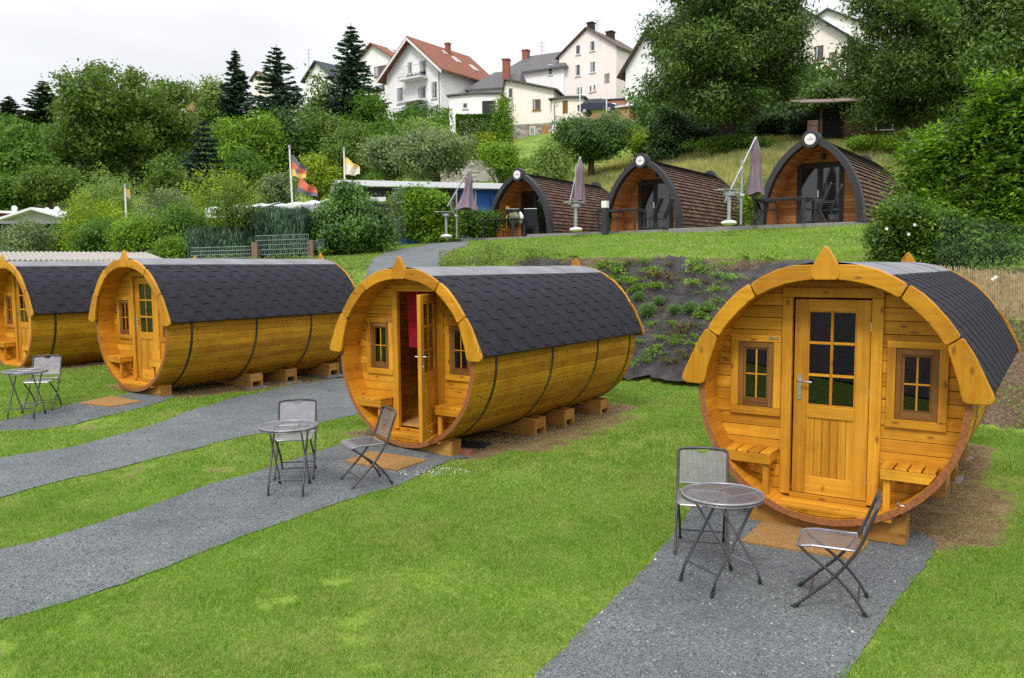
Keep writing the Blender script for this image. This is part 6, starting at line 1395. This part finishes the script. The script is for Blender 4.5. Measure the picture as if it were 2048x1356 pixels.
for k, (px, yt, yb, Y) in enumerate(fpx):
    p = ON(px, Y); b = MB(); hh = (yb-yt)/FPX*Y; b.tube([(0, 0, -.3), (.02, 0, hh)], .10, 8); o = b.build('fence_post', GREYP); o.location = AT(px, yb, Y); o.location.z = p.z; tag(o, 'weathered wooden post in the row along the orchard meadow', 'post', 'posts along the orchard meadow')
for k, (px, yt, yb, Y) in enumerate(((1209, 305, 338, 40), (1243, 302, 333, 40.5), (1190, 330, 362, 37), (1378, 303, 328, 38), (1444, 290, 318, 38), (1718, 282, 306, 34), (1506, 300, 330, 36))):
    p = ON(px, Y); b = MB(); hh = (yb-yt)/FPX*Y; b.tube([(0, 0, -.3), (.02, 0, hh)], .035, 6); o = b.build('fence_stake', GREYP); o.location = p; tag(o, 'thin stake of the wire fence on the slope behind the pods', 'stake', 'stakes on the slope behind the pods')
for k, (px, Y) in enumerate(((72, 54), (82, 54), (91, 53), (120, 53))):
    b = MB(); b.tube([(0, 0, -.2), (.03, 0, .95)], .07, 6); o = b.build('fence_post', GREYP); o.location = ON(px, Y); tag(o, 'old post on the meadow above the left sheds', 'post', 'old posts above the left sheds')
# wire fence right
t = thing('wire_fence', 'chain link fence in front of the shrubs at the right edge', 'fence', (0, 0, 0)); b = MB(); a, c = AT(1870, 522, 14.8), AT(2120, 560, 13.0); z0, z1_ = 0, 1.0; Lh = (c-a).length; k = -int(1.0/.07)
a2 = Vector((a.x, a.y, 0)); dirv = (c-a); dirv.z = 0; ln_ = dirv.length; dirv.normalize(); zf = lambda u: a.z+(c.z-a.z)*u/ln_-.1
while k*.07 < ln_:
    for sg in (1, -1):
        u0, v0 = k*.07, (0 if sg > 0 else .9); u1, v1 = u0+.9, (.9 if sg > 0 else 0)
        if u0 < 0: v0 += sg*(-u0); u0 = 0
        if u1 > ln_: v1 -= sg*(u1-ln_); u1 = ln_
        if u1 > u0: P0 = a2+dirv*u0; P1 = a2+dirv*u1; P0.z = zf(u0)+v0; P1.z = zf(u1)+v1; b.tube([P0, P1], .0011, 3, cap=False)
    k += 1
b.build('mesh', WIREG, t); b = MB()
for u in (2.7,): P0 = a2+dirv*min(u, ln_); P0.z = zf(u)-.4; b = MB(); b.tube([P0, P0+Vector((0, 0, 1.35))], .014, 6); b.build('post', GREYM, t)
# reed fence
REED = plain('reed', (.44, .33, .19), .85, .3, 12); t = thing('reed_fence', 'straw coloured reed mat fence on the bank at the right edge', 'fence', (0, 0, 0)); b = MB(); a, c = AT(1862, 640, 14.7), AT(2160, 665, 12.4); at_, ct_ = AT(1862, 533, 14.7), AT(2160, 558, 12.4)
n_ = 330
for k in range(n_):
    u = k/n_; p, q = a.lerp(c, u), at_.lerp(ct_, u); jx = random.uniform(-.01, .01); b.tube([p+Vector((jx, random.uniform(-.01, .01), -.35)), q+Vector((random.uniform(-.015, .015), random.uniform(-.015, .01), random.uniform(-.05, .05)))], .0065, 4, random.random(), cap=False)
for v in (.15, .5, .85): b.tube([a.lerp(at_, v)+Vector((0, -.02, 0)), c.lerp(ct_, v)+Vector((0, -.02, 0))], .003, 4)
b.build('reeds', REED, t)

# ------------------------------------------------------------------ bank planting
LAV = leafm('lavender_leaf', [(.10,.19,.075), (.17,.28,.12), (.25,.36,.18)], .3, .2, 3, .15); WEED = leafm('weed_leaf', [(.10,.20,.02), (.18,.32,.04), (.28,.42,.08)], .35, .3, 3, .3); WEEDB = leafm('dried_weed_leaf', [(.12,.09,.04), (.20,.15,.08), (.12,.15,.04)], .2, .1, 3, .2); MIXW = leafm('mixed_weed', [(.06,.11,.02), (.12,.20,.04), (.20,.28,.08), (.27,.22,.13)], .3, .2, 1.5, .3)
def bankhit(px, py): g = GND(px, py, 8, 40); return Vector((g.x, g.y, g.z+.12))
def lav(px, py, r, first=[None]):
    g = bankhit(px, py); t = thing('lavender_clump', 'round grey green lavender clump planted in the black weed fabric', 'lavender', g-Vector((0, 0, .03)), random.random()*6, 'lavender clumps on the bank'); t.scale = (r/.2,)*3
    if first[0] is None:
        rr = np.random.default_rng(3); n = 900; d = unit(rr.normal(size=(n, 3))*np.array([1, 1, .6])+np.array([0, 0, .9])); ln = rr.uniform(.6, 1.05, n)[:, None]*.24; P = d*ln*.62; first[0] = quads(P, d*ln*.4, unit(np.cross(d, rr.normal(size=(n, 3))))*.011, 'foliage', LAV, t)
    else: c = first[0].copy(); col.objects.link(c); c.parent = t
for px, py, r in ((1296,636,.23), (1350,634,.17), (1381,630,.19), (1413,632,.2), (1277,607,.16), (1318,614,.15), (1236,548,.14)): lav(px, py, r)
def weed(px, py, r, key=None, seed=0, protos={}):
    g = bankhit(px, py); t = thing('leafy_weed', 'leafy green weed creeping over the black fabric of the bank', 'weed', g-Vector((0, 0, .02)), random.random()*6, 'weeds creeping over the fabric'); t.scale = (r/.3, r/.3, r/.3)
    if seed not in protos:
        rr = np.random.default_rng(seed); P = []; U = []; V = []
        for s_ in range(9):
            a = rr.uniform(0, 6.28); L_ = rr.uniform(.12, .36)
            for q in np.linspace(.1, 1, 22):
                c = np.array([math.cos(a)*L_*q, math.sin(a)*L_*q, .1*math.sin(q*3)+.05])+rr.normal(0, .022, 3); d = unit(rr.normal(size=3)+np.array([0, 0, .4])); P.append(c); U.append(d*.022); V.append(unit(np.cross(d, rr.normal(size=3)))*.026)
        protos[seed] = quads(np.array(P), np.array(U), np.array(V), 'foliage', WEEDB if seed > 6 else WEED, t)
    else: c = protos[seed].copy(); col.objects.link(c); c.parent = t
wl = [(1215,545,.3),(1232,560,.35),(1255,575,.3),(1180,555,.25),(1210,580,.3),(1265,580,.25),(1300,560,.38),(1318,570,.36),(1335,575,.3),(1310,590,.3),(1392,545,.38),(1405,560,.36),(1385,585,.3),(1430,570,.34),(1440,600,.3),(1345,665,.28),(1362,680,.25),(1375,672,.28),(1400,650,.26),(1420,640,.28),(1345,700,.2),(1355,692,.2),(1300,665,.22),(1305,663,.24),(1322,694,.25),(1335,738,.24),(1352,737,.2),(1305,722,.26),(1315,712,.22),(1275,735,.2),(1280,700,.22),(1266,745,.2),(1385,705,.24),(1390,690,.22),(1375,728,.2),(1150,530,.25),(1120,525,.3),(1060,520,.3),(1450,548,.3),(1460,575,.3),(1500,540,.35),(1545,538,.3),(1290,540,.3),(1260,540,.25),(1340,545,.25)]
rw = random.Random(4)
for k in range(70):
    px = rw.uniform(1190, 1440); wl.append((px, rw.uniform(540, 740) if px > 1290 else rw.uniform(535, 600), rw.uniform(.1, .24)))
for i, (px, py, r) in enumerate(wl): weed(px, py, r*rw.uniform(.8, 1.15), seed=i % 9)
# ground cover left of the fabric and right of the first cabin
def cover(name, label, polyf, n, hgt, leaf, m_, box, keep=lambda x, y: np.ones(x.shape, bool)):
    x = RNG.uniform(box[0], box[1], n); y = RNG.uniform(box[2], box[3], n); ok = polyf(x, y) & (np.abs(x) < .75*y+1); x, y = x[ok], y[ok]; k = len(x); cl = fbm(x, y, 1.7, 44); ok = RNG.random(k) < np.clip((cl-.25)*2.4, 0, 1); x, y, cl = x[ok], y[ok], cl[ok]; k = len(x)
    z = H(x, y)+RNG.random(k)**1.3*hgt*(.4+cl); P = np.stack([x, y, z], 1); d = unit(RNG.normal(size=(k, 3))+np.array([0, 0, .5])); s = RNG.uniform(.6, 1.3, k)[:, None]*leaf; o = quads(P, d*s*.5, unit(np.cross(d, RNG.normal(size=(k, 3))))*s*.4, name, m_, None); tag(o, label, 'ground cover', kind='stuff')
onbank = lambda x, y: (y > brk(1, x)-.05) & (y < brk(2, x)+.5)
cover('ground_cover', 'low heathery plants covering the bank either side of the gravel ramp', lambda x, y: onbank(x, y) & (x < .7+.5*np.sin(y*2)) & ~inpoly(x, y, UPATH) & ~inpoly(x, y, PATHS['c']), 420000, .42, .055, MIXW, (-13, 1.3, 15, 26))
cover('bank_weeds', 'sparse green weeds on the bare earth bank right of the nearest barrel cabin', lambda x, y: onbank(x, y) & (x > 5.6), 160000, .22, .045, WEED, (5.6, 13, 3, 16))
